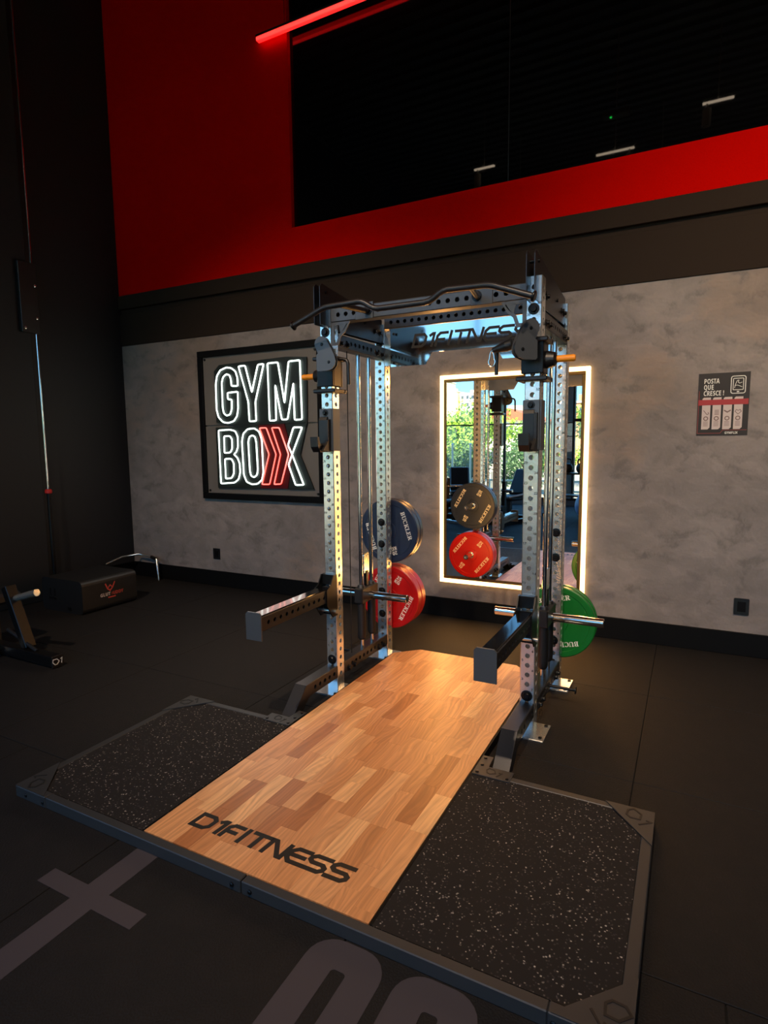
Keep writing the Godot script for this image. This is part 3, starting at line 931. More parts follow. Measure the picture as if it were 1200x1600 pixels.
func platform() -> void:
	var t := thing("lifting_platform", "low lifting platform with a wood lane between black speckled rubber mats", "platform")
	var FX := 1.2128
	var FZ := 3.24
	var BZ := 2.2457
	var H := 0.047
	var b: MB
	# steel edging
	for e in [[-1.015, 0.016], [0.018, 1.015]]:
		b = MB.new()
		b.box(Vector3((e[0] + e[1]) / 2, H / 2, FZ - 0.018), Vector3(e[1] - e[0] - 0.002, H, 0.036), 0.003)
		put(b, "front_edge", M.frame_paint, t)
	for s in [-1.0, 1.0]:
		b = MB.new()
		b.box(Vector3(s * (FX - 0.099), H / 2 + 0.001, FZ - 0.0165), Vector3(0.198, H + 0.002, 0.037), 0.003)
		put(b, "front_edge", M.frame_paint, t)
		b = MB.new()
		b.box(Vector3(s * (FX - 0.019), H / 2, (BZ + FZ - 0.036) / 2), Vector3(0.038, H, FZ - 0.036 - BZ), 0.003)
		put(b, "side_edge", M.frame_paint, t)
		b = MB.new()
		b.box(Vector3(s * (0.49 + FX - 0.038) / 2, H / 2, BZ + 0.017), Vector3(FX - 0.038 - 0.49, H, 0.034), 0.003)
		put(b, "rear_edge", M.frame_paint, t)
		b = MB.new()
		b.box(Vector3(s * 0.4845, 0.022, (1.109 + FZ - 0.04) / 2), Vector3(0.009, 0.044, FZ - 0.04 - 1.109), 0.001)
		put(b, "lane_edge", M.trim_black, t)
		# corner plates with the maker's mark
		for c in [[[FX - 0.18, BZ], [FX, BZ], [FX, BZ + 0.21]], [[FX, FZ - 0.2], [FX, FZ], [FX - 0.19, FZ]]]:
			var p := []
			for q in c:
				p.append([s * q[0], q[1]])
			b = MB.new()
			b.prism(laid(p), at(Vector3(0, H - 0.001, 0)) * LAID, 0.005)
			var cp := put(b, "corner_plate", M.frame_paint, t)
			var mid := Vector3(s * (FX - 0.058), H + 0.0042, (BZ + 0.062) if c[1][1] == BZ else FZ - 0.062)
			b = MB.new()
			emblem(b, at(mid, Basis(Vector3.UP, s * (-PI / 4 if c[1][1] == BZ else -PI * 0.75))) * LAID, 0.085)
			put(b, "emblem", M.ink, cp)
		# speckled mats
		b = MB.new()
		b.prism(laid([[s * 0.49, BZ + 0.035], [s * (FX - 0.155), BZ + 0.035], [s * (FX - 0.039), BZ + 0.165], [s * (FX - 0.039), FZ - 0.165], [s * (FX - 0.155), FZ - 0.038], [s * 0.49, FZ - 0.038]]), at(Vector3(0, 0.001, 0)) * LAID, H - 0.003)
		put(b, "rubber_mat", M.speckle, t)
		# small plate by the rack foot
		b = MB.new()
		b.prism(laid([[s * 0.49, 2.13], [s * 0.538, 2.13], [s * 0.542, 2.215], [s * 0.655, 2.215], [s * 0.655, 2.292], [s * 0.49, 2.292]]), at(Vector3(0, H - 0.001, 0)) * LAID, 0.004)
		var jp := put(b, "joint_plate", M.frame_paint, t)
		b = MB.new()
		emblem(b, at(Vector3(s * 0.575, H + 0.003, 2.252), Basis(Vector3.UP, -0.3)) * LAID, 0.06)
		put(b, "emblem", M.ink, jp)
		for q in [[0.507, 2.15], [0.507, 2.272], [0.64, 2.275], [0.51, 2.21]]:
			b = MB.new()
			b.lathe(Vector3(s * q[0], H + 0.003, q[1]), Vector3.UP, [Vector2(0.008, 0), Vector2(0.008, 0.003), Vector2(0.004, 0.004)], 10)
			put(b, "bolt", M.black_steel, jp)
	for x in [-1.144, -1.03, -0.02, 0.056, 1.03, 1.144]:
		b = MB.new()
		b.lathe(Vector3(x, 0.022, FZ), Vector3.BACK, [Vector2(0.008, 0), Vector2(0.008, 0.004), Vector2(0.005, 0.006)], 12)
		put(b, "bolt", M.black_steel, t)
	# wood lane
	var deck := laid([[-0.479, 1.109], [-0.337, 0.972], [0.337, 0.972], [0.479, 1.109], [0.479, 3.2025], [-0.479, 3.2025]])
	b = MB.new()
	b.prism(deck, at(Vector3(0, 0.001, 0)) * LAID, 0.026)
	var wd := put(b, "wood_lane", M.wood_core, t)
	var rows := 13
	var w := 0.958 / rows
	for i in rows:
		var z := 3.2025
		var first := true
		while z > 0.972:
			var len := rng.randf_range(0.19, 0.36)
			if first:
				len = rng.randf_range(0.08, 0.3); first = false
			var z1 := maxf(z - len, 0.972)
			if z1 - 0.972 < 0.07:
				z1 = 0.972
			var g := 0.00025
			var xa := -0.479 + i * w
			var rect := laid([[xa + g, z - g], [xa + w - g, z - g], [xa + w - g, z1 + g], [xa + g, z1 + g]])
			for p in Geometry2D.intersect_polygons(rect, deck):
				b = MB.new()
				b.prism(p, at(Vector3(0, 0.027, 0)) * LAID, 0.02)
				var sh := Vector2(rng.randf() * 3.0, rng.randf() * 3.0)
				for k in b.u.size():
					b.u[k] += sh
				var tone: int = [0, 0, 1, 1, 2, 3, 4, 4, 0, 6, 2, 5][rng.randi() % 12]
				put(b, "stave", M.staves[tone], wd)
			z = z1
	b = MB.new()
	wordmark(b, at(Vector3(-0.362, 0.0471, 3.101)) * LAID, 0.0835, 0.1, 0.0006)
	put(b, "wordmark", M.letters, wd)

# ---------------------------------------------------------------- the rack
const UX := 0.585
const ZF := 1.6825       # centre of the front uprights
const ZR := 1.0280       # centre of the rear uprights

func bolt(b: MB, p: Vector3, axis: Vector3, r := 0.024) -> void:
	b.lathe(p, axis, [Vector2(r, 0), Vector2(r, 0.003), Vector2(r * 0.62, 0.004), Vector2(r * 0.6, 0.013), Vector2(r * 0.5, 0.016)], 18)

func rack() -> void:
	var t := thing("power_rack", "tall steel power rack with perforated uprights, pulleys and pull-up bar", "power rack")
	var b: MB
	var hs := []
	for k in range(2, 45):
		hs.append(0.05 * k)
	var um := MB.new()
	um.perforated(Transform3D.IDENTITY, 0.075, 0.01, 2.25, hs, 0.0125, [0, 1, 2, 3])
	var umesh := um.mesh()
	var ui := MB.new()
	for k in 4:
		ui.holed(Transform3D(Basis(Vector3.UP, PI / 2 * k), Vector3.ZERO) * at(Vector3(0, 0, 0.0325)), 0.065, 0.012, 2.248, hs, 0.0126, 0.0)
	var uimesh := ui.mesh()
	var nm := MB.new()
	for k in range(3, 44):
		nm.text(str(k - 2), sans, 0.0115, at(Vector3(0.025 if k % 2 == 0 else -0.025, 0.05 * k + 0.025, 0.0376)), 0.0003, 16)
	var nmesh := nm.mesh()
	for s in [-1.0, 1.0]:
		for z in [ZF, ZR]:
			var u := put(umesh, "upright", M.steel, t, Vector3(s * UX, 0, z))
			put(nmesh, "number_marks", M.ink, u)
			put(uimesh, "tube_lining", M.tube_inside, u)
			b = MB.new()
			b.box(Vector3(s * (UX + 0.005), 0.005, z + 0.035), Vector3(0.2, 0.01, 0.19), 0.002)
			var fp := put(b, "foot_plate", M.steel, t)
			for q in [[-0.06, 0.10], [0.08, -0.04], [0.08, 0.10]]:
				b = MB.new()
				b.lathe(Vector3(s * (UX + 0.005) + q[0] * s, 0.01, z + q[1]), Vector3.UP, [Vector2(0.010, 0), Vector2(0.010, 0.004), Vector2(0.005, 0.006)], 10)
				put(b, "anchor_bolt", M.black_steel, fp)
		# base beam between the uprights, with its flange bolts
		b = MB.new()
		var bh := []
		for k in 9:
			bh.append(1.15 + 0.05 * k)
		b.perforated(at(Vector3(s * UX, 0.1175, 0), Basis(Vector3.RIGHT, PI / 2)), 0.075, ZR + 0.0375, ZF - 0.0375, bh, 0.0125, [1, 3])
		var bb := put(b, "base_beam", M.graphite, t)
		for z in [1.12, 1.19, 1.52, 1.59]:
			for d in [-s, s]:
				b = MB.new()
				bolt(b, Vector3(s * UX + d * 0.0375, 0.10, z), Vector3(d, 0, 0), 0.02)
				put(b, "flange_bolt", M.black_steel, bb)
		# front foot: short beam then a sloping end
		b = MB.new()
		var fh := []
		for k in 5:
			fh.append(1.76 + 0.05 * k)
		b.perforated(at(Vector3(s * UX, 0.1175, 0), Basis(Vector3.RIGHT, PI / 2)), 0.075, ZF + 0.0375, 2.012, fh, 0.0125, [1, 3])
		var prof := poly([[-2.012, 0.08], [-2.012, 0.155], [-2.045, 0.155], [-2.19, 0.012], [-2.115, 0.002], [-2.02, 0.08]])
		var side := Transform3D(Vector3(0, 0, -1), Vector3(0, 1, 0), Vector3(1, 0, 0), Vector3(s * UX - 0.0375, 0, 0))
		b.prism(prof, side, 0.075)
		put(b, "front_foot", M.graphite, t)
		for q in [[0.19, 0.029], [2.10, 0.027]]:
			b = MB.new()
			bolt(b, Vector3(s * UX, q[0], ZF + 0.0375), Vector3.BACK, q[1])
			put(b, "bolt", M.black_steel, t)
		# rear upright bolts that carry the storage pegs
		for y in ([0.94, 0.79, 0.46, 0.30, 2.13] if s < 0 else [0.94, 0.79, 0.43, 0.28, 2.13]):
			b = MB.new()
			bolt(b, Vector3(s * UX, y, ZR + 0.0375), Vector3.BACK, 0.026)
			put(b, "bolt", M.black_steel, t)
		# top side beam
		b = MB.new()
		b.perforated(at(Vector3(s * UX, 2.063, 0), Basis(Vector3.RIGHT, PI / 2)), 0.075, ZR + 0.0375, ZF - 0.0375, bh, 0.0125, [1, 3])
		var sb := put(b, "side_beam", M.graphite, t)
		for z in [1.10, 1.17, 1.54, 1.61]:
			for y in [2.05, 2.19]:
				for d in [-s, s]:
					b = MB.new()
					bolt(b, Vector3(s * UX + d * (0.0375 - (0.016 if y > 2.1 else 0.0)), y, z), Vector3(d, 0, 0), 0.017)
					put(b, "flange_bolt", M.black_steel, sb)
		# top side plates, a pair on each side
		for dx in [-0.021, 0.017]:
			b = MB.new()
			var tp := poly([[-1.722, 2.13], [-1.80, 2.13], [-1.80, 2.33], [-1.782, 2.35], [-1.07, 2.275], [-1.07, 2.13], [-1.640, 2.12], [-1.640, 2.254], [-1.722, 2.254]])
			b.prism(tp, Transform3D(Vector3(0, 0, -1), Vector3(0, 1, 0), Vector3(1, 0, 0), Vector3(s * UX + dx, 0, 0)), 0.004)
			put(b, "top_side_plate", M.graphite, t)
		for q in [[2.31, 1.74], [2.22, 1.3], [2.20, 1.13]]:
			b = MB.new()
			b.cyl(Vector3(s * UX - 0.028, q[0], q[1]), Vector3(s * UX + 0.030, q[0], q[1]), 0.009, -1.0, 10)
			put(b, "plate_pin", M.black_steel, t)
		# guide rods and cable
		for z in [1.357, 1.222]:
			b = MB.new()
			b.cyl(Vector3(s * UX, 0.155, z), Vector3(s * UX, 2.026, z), 0.0125, -1.0, 14)
			put(b, "guide_rod", M.chrome, t)
		b = MB.new()
		b.cyl(Vector3(s * UX, 0.155, 1.49), Vector3(s * UX, 2.026, 1.49), 0.003, -1.0, 8)
		put(b, "cable", M.matt_black, t)
		# weight carriage on the guide rods
		b = MB.new()
		b.box(Vector3(s * UX, 0.50, 1.29), Vector3(0.062, 0.10, 0.215), 0.006)
		var wc := put(b, "weight_carriage", M.black_satin, t)
		for z in [1.357, 1.222]:
			b = MB.new()
			b.lathe(Vector3(s * UX, 0.205, z), Vector3.UP, [Vector2(0.018, 0), Vector2(0.026, 0.01), Vector2(0.028, 0.03), Vector2(0.028, 0.345), Vector2(0.022, 0.36)], 16)
			put(b, "bearing_tube", M.black_satin, wc)
		b = MB.new()
		b.prism(rounded(0.065, 0.135, 0.018), Transform3D(Vector3(0, 0, -1), Vector3(0, 1, 0), Vector3(1, 0, 0), Vector3(s * UX - 0.005, 0.70, 1.29)), 0.010)
		put(b, "link_plate", M.steel, wc)
		b = MB.new()
		b.bar(Vector3(s * UX, 0.54, 1.29), Vector3(s * UX, 0.65, 1.29), 0.03, 0.02)
		put(b, "link_arm", M.black_steel, wc)
		b = MB.new()
		b.lathe(Vector3(s * 0.286, 0.49, 1.29), Vector3(s, 0, 0), [Vector2(0.021, 0), Vector2(0.025, 0.004), Vector2(0.025, 0.606), Vector2(0.021, 0.61)], 24)
		put(b, "loading_sleeve", M.chrome, wc)
		# pulley trolley on the front upright
		b = MB.new()
		var c := Vector3(s * UX, 0, ZF)
		b.box(c + Vector3(0, 1.875, 0.047), Vector3(0.106, 0.15, 0.014), 0.003)
		b.box(c + Vector3(0.047, 1.875, 0), Vector3(0.012, 0.15, 0.08), 0.003)
		b.box(c + Vector3(-0.047, 1.875, 0), Vector3(0.012, 0.15, 0.08), 0.003)
		b.box(c + Vector3(0, 1.875, -0.047), Vector3(0.106, 0.15, 0.014), 0.003)
		var tr := put(b, "pulley_trolley", M.black_steel, t)
		b = MB.new()
		for y in [1.775, 1.955]:
			b.box(c + Vector3(0, y, 0.055), Vector3(0.15, 0.022, 0.028), 0.005)
			b.box(c + Vector3(0, y, -0.055), Vector3(0.15, 0.022, 0.028), 0.005)
			b.box(c + Vector3(0.058, y, 0), Vector3(0.03, 0.022, 0.09), 0.005)
			b.box(c + Vector3(-0.058, y, 0), Vector3(0.03, 0.022, 0.09), 0.005)
		put(b, "trolley_collar", M.black_plastic, tr)
		b = MB.new()
		b.lathe(c + Vector3(s * 0.05, 1.865, 0.0), Vector3(s, 0, 0), [Vector2(0.04, 0), Vector2(0.042, 0.01), Vector2(0.034, 0.045), Vector2(0.02, 0.055)], 20)
		put(b, "pin_housing", M.black_plastic, tr)
		b = MB.new()
		b.lathe(c + Vector3(s * 0.104, 1.865, 0.0), Vector3(s, 0, 0), [Vector2(0.014, 0), Vector2(0.0165, 0.004), Vector2(0.0165, 0.078), Vector2(0.013, 0.086)], 18)
		put(b, "pull_grip", M.orange_grip, tr)
		b = MB.new()
		b.tube([c + Vector3(-s * 0.05, 1.945, 0.07), c + Vector3(-s * 0.14, 1.938, 0.072), c + Vector3(-s * 0.158, 1.930, 0.072), c + Vector3(-s * 0.166, 1.912, 0.072), c + Vector3(-s * 0.168, 1.80, 0.072)], 0.009, 10)
		put(b, "lever_handle", M.black_plastic, tr)
		# swivel pulley cheeks: a large and a small lobe
		var kid := PackedVector2Array()
		for i in 11:
			var a := deg_to_rad(15.0 + 20.5 * i)
			kid.append(Vector2(cos(a), sin(a)) * 0.040)
		for p in [[-0.020, -0.052], [-0.030, -0.058], [-0.030, -0.138], [-0.022, -0.146], [0.040, -0.146], [0.066, -0.136], [0.082, -0.118], [0.087, -0.096], [0.078, -0.062], [0.055, -0.018]]:
			kid.append(Vector2(p[0], p[1]))
		var turn := 0.1 if s < 0 else 0.75
		var px := Transform3D(Basis(Vector3.UP, turn) * Basis.from_scale(Vector3(-s, 1, 1)), Vector3(s * (UX - 0.035), 2.02, ZF + 0.125))
		if s > 0:
			px.origin = Vector3(0.588, 2.0, ZF + 0.115)
		for dz in [-0.016, 0.012]:
			b = MB.new()
			b.prism(kid, px * at(Vector3(0, 0, dz)), 0.005)
			put(b, "pulley_cheek", M.dark_grey, tr)
		b = MB.new()
		for q in [[0.004, -0.004], [0.045, -0.1]]:
			b.lathe(px * Vector3(q[0], q[1], -0.02), (px.basis * Vector3(0, 0, 1)).normalized(), [Vector2(0.009, 0), Vector2(0.009, 0.037), Vector2(0.006, 0.041)], 12)
		put(b, "axle_bolts", M.black_steel, tr)
		b = MB.new()
		for q in [[0.004, -0.004, 0.033], [0.035, -0.09, 0.045]]:
			b.lathe(px * Vector3(q[0], q[1], -0.011), (px.basis * Vector3(0, 0, 1)).normalized(), [Vector2(q[2], 0), Vector2(q[2] * 0.85, 0.011), Vector2(q[2], 0.022)], 20)
		put(b, "pulley_wheel", M.black_plastic, tr)
		b = MB.new()
		b.box(Vector3(s * (UX - 0.02), 1.93, ZF + 0.078), Vector3(0.035, 0.07, 0.055), 0.004)
		put(b, "swivel_block", M.black_steel, tr)
		# storage pegs at the rear
		for y in ([0.39, 0.865] if s < 0 else [0.362]):
			b = MB.new()
			b.lathe(Vector3(s * UX, y, ZR - 0.0375), Vector3.FORWARD, [Vector2(0.04, 0), Vector2(0.04, 0.008), Vector2(0.024, 0.009), Vector2(0.024, 0.30), Vector2(0.02, 0.305), Vector2(0.008, 0.305), Vector2(0.008, 0.300)], 24)
			put(b, "storage_peg", M.chrome, t)
		b = MB.new()
		b.cyl(Vector3(s * (UX + 0.0375), 0.10, 1.33), Vector3(s * 0.765, 0.10, 1.33), 0.008, -1.0, 10)
		b.cyl(Vector3(s * 0.760, 0.10, 1.33), Vector3(s * 0.766, 0.10, 1.33), 0.02, -1.0, 14)
		put(b, "band_peg", M.black_steel, t)
	# cross members
	var ch := []
	for k in 21:
		ch.append(-0.5 + 0.05 * k)
	var along := Basis(Vector3.BACK, -PI / 2)
	b = MB.new()
	b.perforated(at(Vector3(0, 2.1875, ZF), along), 0.075, -UX + 0.0375, UX - 0.0375, ch, 0.0125, [0, 2])
	var fc := put(b, "front_crossmember", M.dark_grey, t)
	b = MB.new()
	b.perforated(at(Vector3(0, 2.2575, ZR), along), 0.075, -UX + 0.0375, UX - 0.0375, ch, 0.0125, [0, 2])
	put(b, "rear_crossmember", M.graphite, t)
	for s in [-1.0, 1.0]:
		b = MB.new()
		var gx := Transform3D(Basis.from_scale(Vector3(-s, 1, 1)), Vector3(s * (UX - 0.0375), 2.15, ZF + 0.028))
		b.ribbon([Vector2(0.009, -0.009), Vector2(0.11, -0.009), Vector2(0.085, -0.05), Vector2(0.055, -0.075), Vector2(0.04, -0.118), Vector2(0.009, -0.118)], 0.017, gx, 0.006, true)
		b.prism(poly([[0.05, -0.015], [0.105, -0.015], [0.083, -0.045], [0.06, -0.06]]), gx, 0.006)
		put(b, "gusset", M.dark_grey, fc)
	# wide logo plate of polished steel under the rear cross member
	b = MB.new()
	b.prism(poly([[-0.50, 2.214], [-0.50, 1.972], [-0.25, 1.972], [-0.206, 2.046], [0.206, 2.046], [0.25, 1.972], [0.50, 1.972], [0.50, 2.214]]), at(Vector3(0, 0, ZR + 0.043)), 0.004)
	var lp := put(b, "logo_plate", M.plate_steel, t)
	b = MB.new()
	wordmark(b, at(Vector3(-0.352, 2.078, ZR + 0.047)), 0.09, 0.30, 0.0008, 0.185)
	put(b, "wordmark", M.cut, lp)
	b = MB.new()
	for q in [[-0.475, 2.18], [-0.475, 1.995], [0.475, 2.18], [0.475, 1.995]]:
		b.lathe(Vector3(q[0], q[1], ZR + 0.047), Vector3.BACK, [Vector2(0.008, 0), Vector2(0.008, 0.003), Vector2(0.004, 0.004)], 10)
	put(b, "plate_bolts", M.black_steel, lp)
	for s in [-1.0, 1.0]:
		b = MB.new()
		b.box(Vector3(s * 0.524, 2.09, ZR + 0.035), Vector3(0.045, 0.22, 0.012), 0.002)
		put(b, "plate_bracket", M.steel, lp)
	# pull-up bar with bent grips, carried on two struts
	var pz := 1.95
	b = MB.new()
	var path := []
	var key := [Vector2(-0.64, 2.102), Vector2(-0.44, 2.177), Vector2(-0.215, 2.182), Vector2(-0.148, 2.136), Vector2(0.148, 2.136), Vector2(0.215, 2.182), Vector2(0.44, 2.177), Vector2(0.64, 2.102)]
	for i in key.size():
		var p: Vector2 = key[i]
		if i == 0 or i == key.size() - 1:
			path.append(Vector3(p.x, p.y, pz))
			continue
		var a: Vector2 = (key[i - 1] - p).normalized() * 0.025
		var c2: Vector2 = (key[i + 1] - p).normalized() * 0.025
		for q in [p + a, p + (a + c2) * 0.3, p + c2]:
			path.append(Vector3(q.x, q.y, pz))
	b.tube(path, 0.0145, 14)
	var pb := put(b, "pull_up_bar", M.graphite, t)
	for s in [-1.0, 1.0]:
		b = MB.new()
		b.lathe(Vector3(s * 0.634, 2.1045, pz), Vector3(s * 0.936, -0.351, 0), [Vector2(0.022, 0), Vector2(0.024, 0.003), Vector2(0.024, 0.009), Vector2(0.02, 0.012)], 18)
		put(b, "end_cap", M.black_steel, pb)
		b = MB.new()
		b.cyl(Vector3(s * 0.31, 2.185, ZF + 0.045), Vector3(s * 0.35, 2.178, pz), 0.015, 0.013, 14)
		put(b, "strut", M.graphite, pb)
		b = MB.new()
		b.box(Vector3(s * 0.33, 2.19, ZF + 0.0415), Vector3(0.11, 0.088, 0.007), 0.002)
		put(b, "mounting_plate", M.dark_grey, pb)
		b = MB.new()
		bolt(b, Vector3(s * 0.306, 2.19, ZF + 0.045), Vector3.BACK, 0.026)
		put(b, "mounting_bolt", M.black_steel, pb)
	# carabiner on the cable end of the lit side's pulley
	b = MB.new()
	b.lathe(Vector3(0.505, 1.932, ZF + 0.118), Vector3(-0.97, -0.22, 0.0).normalized(), [Vector2(0.026, 0), Vector2(0.026, 0.03), Vector2(0.016, 0.075), Vector2(0.012, 0.095)], 16)
	put(b, "cable_stop", M.black_plastic, t)
	var cb := thing("carabiner", "bright steel carabiner hanging from the pulley cable end", "carabiner", Vector3(0.408, 1.835, ZF + 0.118))
	b = MB.new()
	var loop := []
	for i in 20:
		var a := TAU * i / 20
		loop.append(Vector3(sin(a) * (0.013 + 0.005 * (0.5 - 0.5 * cos(a) - 0.5)) , 0.037 + cos(a) * 0.037, 0))
	for i in loop.size():
		loop[i].x *= 1.25 if loop[i].y < 0.037 else 0.9
	b.tube(loop, 0.0042, 8, true)
	put(b, "ring", M.chrome, cb)
	b = MB.new()
	b.cyl(Vector3(0.0, 0.072, 0), Vector3(0.008, 0.082, 0), 0.006, -1.0, 10)
	put(b, "swivel_eye", M.chrome, cb)
	# ---- bar hooks on the front uprights
	for s in [-1.0, 1.0]:
		var side_text := "neon sign side" if s < 0 else "poster side"
		var h := thing("bar_hook", "black bar hook on the front upright of the rack, " + side_text, "bar hook", Vector3(s * UX, 1.43, ZF + 0.0385), "bar hooks on the rack")
		b = MB.new()
		b.box(Vector3(0, 0.125, 0.012), Vector3(0.082, 0.24, 0.010), 0.003)
		b.box(Vector3(0.046, 0.125, -0.02), Vector3(0.008, 0.24, 0.075), 0.002)
		put(b, "back_plate", M.dark_grey, h)
		b = MB.new()
		b.prism(poly([[-0.017, 0.20], [-0.028, 0.196], [-0.036, 0.18], [-0.036, 0.05], [-0.06, 0.035], [-0.10, 0.045], [-0.112, 0.085], [-0.128, 0.085], [-0.124, 0.03], [-0.10, 0.0], [-0.017, 0.0]]), Transform3D(Vector3(0, 0, -1), Vector3(0, 1, 0), Vector3(1, 0, 0), Vector3(-0.033, 0, 0)), 0.05)
		put(b, "hook", M.black_plastic, h)
		b = MB.new()
		b.prism(poly([[-0.017, 0.185], [-0.045, 0.18], [-0.045, 0.06], [-0.10, 0.01], [-0.017, 0.0]]), Transform3D(Vector3(0, 0, -1), Vector3(0, 1, 0), Vector3(1, 0, 0), Vector3(0.02, 0, 0)), 0.014)
		put(b, "side_guard", M.black_satin, h)
		b = MB.new()
		bolt(b, Vector3(0.0, 0.222, 0.017), Vector3.BACK, 0.018)
		put(b, "bolt", M.black_steel, h)
	# ---- safety arms
	for s in [-1.0, 1.0]:
		var side_text := "neon sign side" if s < 0 else "poster side"
		var h := thing("safety_arm", "perforated black safety arm jutting from the rack, " + side_text, "safety arm", Vector3(s * UX, 0.53, ZF + 0.0385), "safety arms of the rack")
		var L := 0.70
		b = MB.new()
		var ah := []
		for k in 12:
			ah.append(0.08 + 0.05 * k)
		b.perforated(at(Vector3(0, 0.0725, 0), Basis(Vector3.RIGHT, PI / 2)), 0.075, 0.004, L - 0.008, ah, 0.011, [1, 3])
		put(b, "arm_tube", M.graphite, h)
		b = MB.new()
		b.box(Vector3(0, 0.113, L * 0.5 + 0.02), Vector3(0.066, 0.006, L - 0.075), 0.002)
		put(b, "wear_strip", mat(Color(0.05, 0.05, 0.055), 0.07), h)
		b = MB.new()
		b.prism(poly([[-0.0475, 0.0], [0.0475, 0.0], [0.0475, 0.128], [0.036, 0.14], [-0.036, 0.14], [-0.0475, 0.128]]), at(Vector3(0, -0.006, L - 0.008)), 0.008)
		put(b, "end_plate", M.dark_grey, h)
		b = MB.new()
		var hp := poly([[0.0, -0.06], [0.0, 0.185], [-0.035, 0.185], [-0.07, 0.13], [-0.11, 0.112], [-0.11, 0.02], [-0.05, -0.06]])
		for dx in [-0.0455, 0.0385]:
			b.prism(hp, Transform3D(Vector3(0, 0, -1), Vector3(0, 1, 0), Vector3(1, 0, 0), Vector3(dx, 0, 0)), 0.007)
		b.box(Vector3(0, 0.155, 0.016), Vector3(0.077, 0.06, 0.03), 0.003)
		b.box(Vector3(0, -0.02, 0.014), Vector3(0.077, 0.07, 0.026), 0.003)
		put(b, "mounting_bracket", M.black_steel, h)
		b = MB.new()
		b.cyl(Vector3(-0.06, -0.03, 0.03), Vector3(0.06, -0.03, 0.03), 0.012, -1.0, 12)
		put(b, "lock_pin", M.steel, h)

# ---------------------------------------------------------------- weight plates
func plates() -> void:
	var ins := MB.new()
	ins.lathe(Vector3.ZERO, Vector3.FORWARD, [Vector2(0.0255, 0), Vector2(0.031, 0), Vector2(0.031, 0.03), Vector2(0.0255, 0.03), Vector2(0.0255, 0)], 24, false)
	var imesh := ins.mesh()
	var list := [
		["red", M.red_plate, "25", 0.062, Vector3(-UX, 0.39, 0.955), -28.0, "red bumper weight plate on the low rear peg, next to the upright"],
		["red", M.red_plate, "25", 0.062, Vector3(-UX, 0.39, 0.890), 40.0, "red bumper weight plate on the low rear peg, facing the mirror wall"],
		["navy", M.navy_plate, "20", 0.048, Vector3(-UX, 0.865, 0.965), 18.0, "dark navy bumper weight plate on the high rear peg, next to the upright"],
		["navy", M.navy_plate, "20", 0.048, Vector3(-UX, 0.865, 0.914), 30.0, "dark navy bumper weight plate on the high rear peg, facing the mirror wall"],
		["green", M.green_plate, "10", 0.036, Vector3(UX, 0.362, 0.955), -78.0, "green bumper weight plate on the rear peg, next to the upright"],
		["green", M.green_plate, "10", 0.036, Vector3(UX, 0.362, 0.895), -20.0, "green bumper weight plate on the rear peg, facing the mirror wall"],
	]
	for e in list:
		var th: float = e[3]
		var t := thing("weight_plate", e[6], "weight plate", e[4])
		var b := MB.new()
		var y := 0.0245 - 0.0255          # the plate hangs on its peg
		b.lathe(Vector3(0, y, 0), Vector3.FORWARD, [Vector2(0.031, 0), Vector2(0.060, 0), Vector2(0.063, 0.004), Vector2(0.186, 0.004), Vector2(0.190, 0.0), Vector2(0.219, 0.0), Vector2(0.225, 0.005), Vector2(0.225, th - 0.005), Vector2(0.219, th), Vector2(0.190, th), Vector2(0.186, th - 0.004), Vector2(0.063, th - 0.004), Vector2(0.060, th), Vector2(0.031, th), Vector2(0.031, 0)], 56, false)
		put(b, "disc", e[1], t)
		var i := put(imesh, "steel_hub", M.steel, t, Vector3(0, y, 0))
		i.scale = Vector3(1, 1, th / 0.03)
		for f in 2:
			var w := MB.new()
			for k in 2:
				var a := deg_to_rad(e[5]) + PI * k
				w.text("BUCKLER", serif, 0.030, Transform3D(Basis(Vector3.BACK, a - PI / 2), Vector3(cos(a), sin(a), 0) * 0.145), 0.001, 24)
				var a2 := a + PI / 2
				var c := Transform3D(Basis(Vector3.BACK, a2 - PI / 2), Vector3(cos(a2), sin(a2), 0) * 0.145)
				w.text(e[2], sans, 0.026, c * at(Vector3(0, 0.016, 0)), 0.001, 24)
				w.text("KG", sans, 0.026, c * at(Vector3(0, -0.016, 0)), 0.001, 24)
			var o := put(w, "lettering", M.white_print, t, Vector3(0, y, -0.004 + 0.0006 if f == 0 else -th + 0.004 - 0.0006))
			if f == 1:
				o.rotation.y = PI

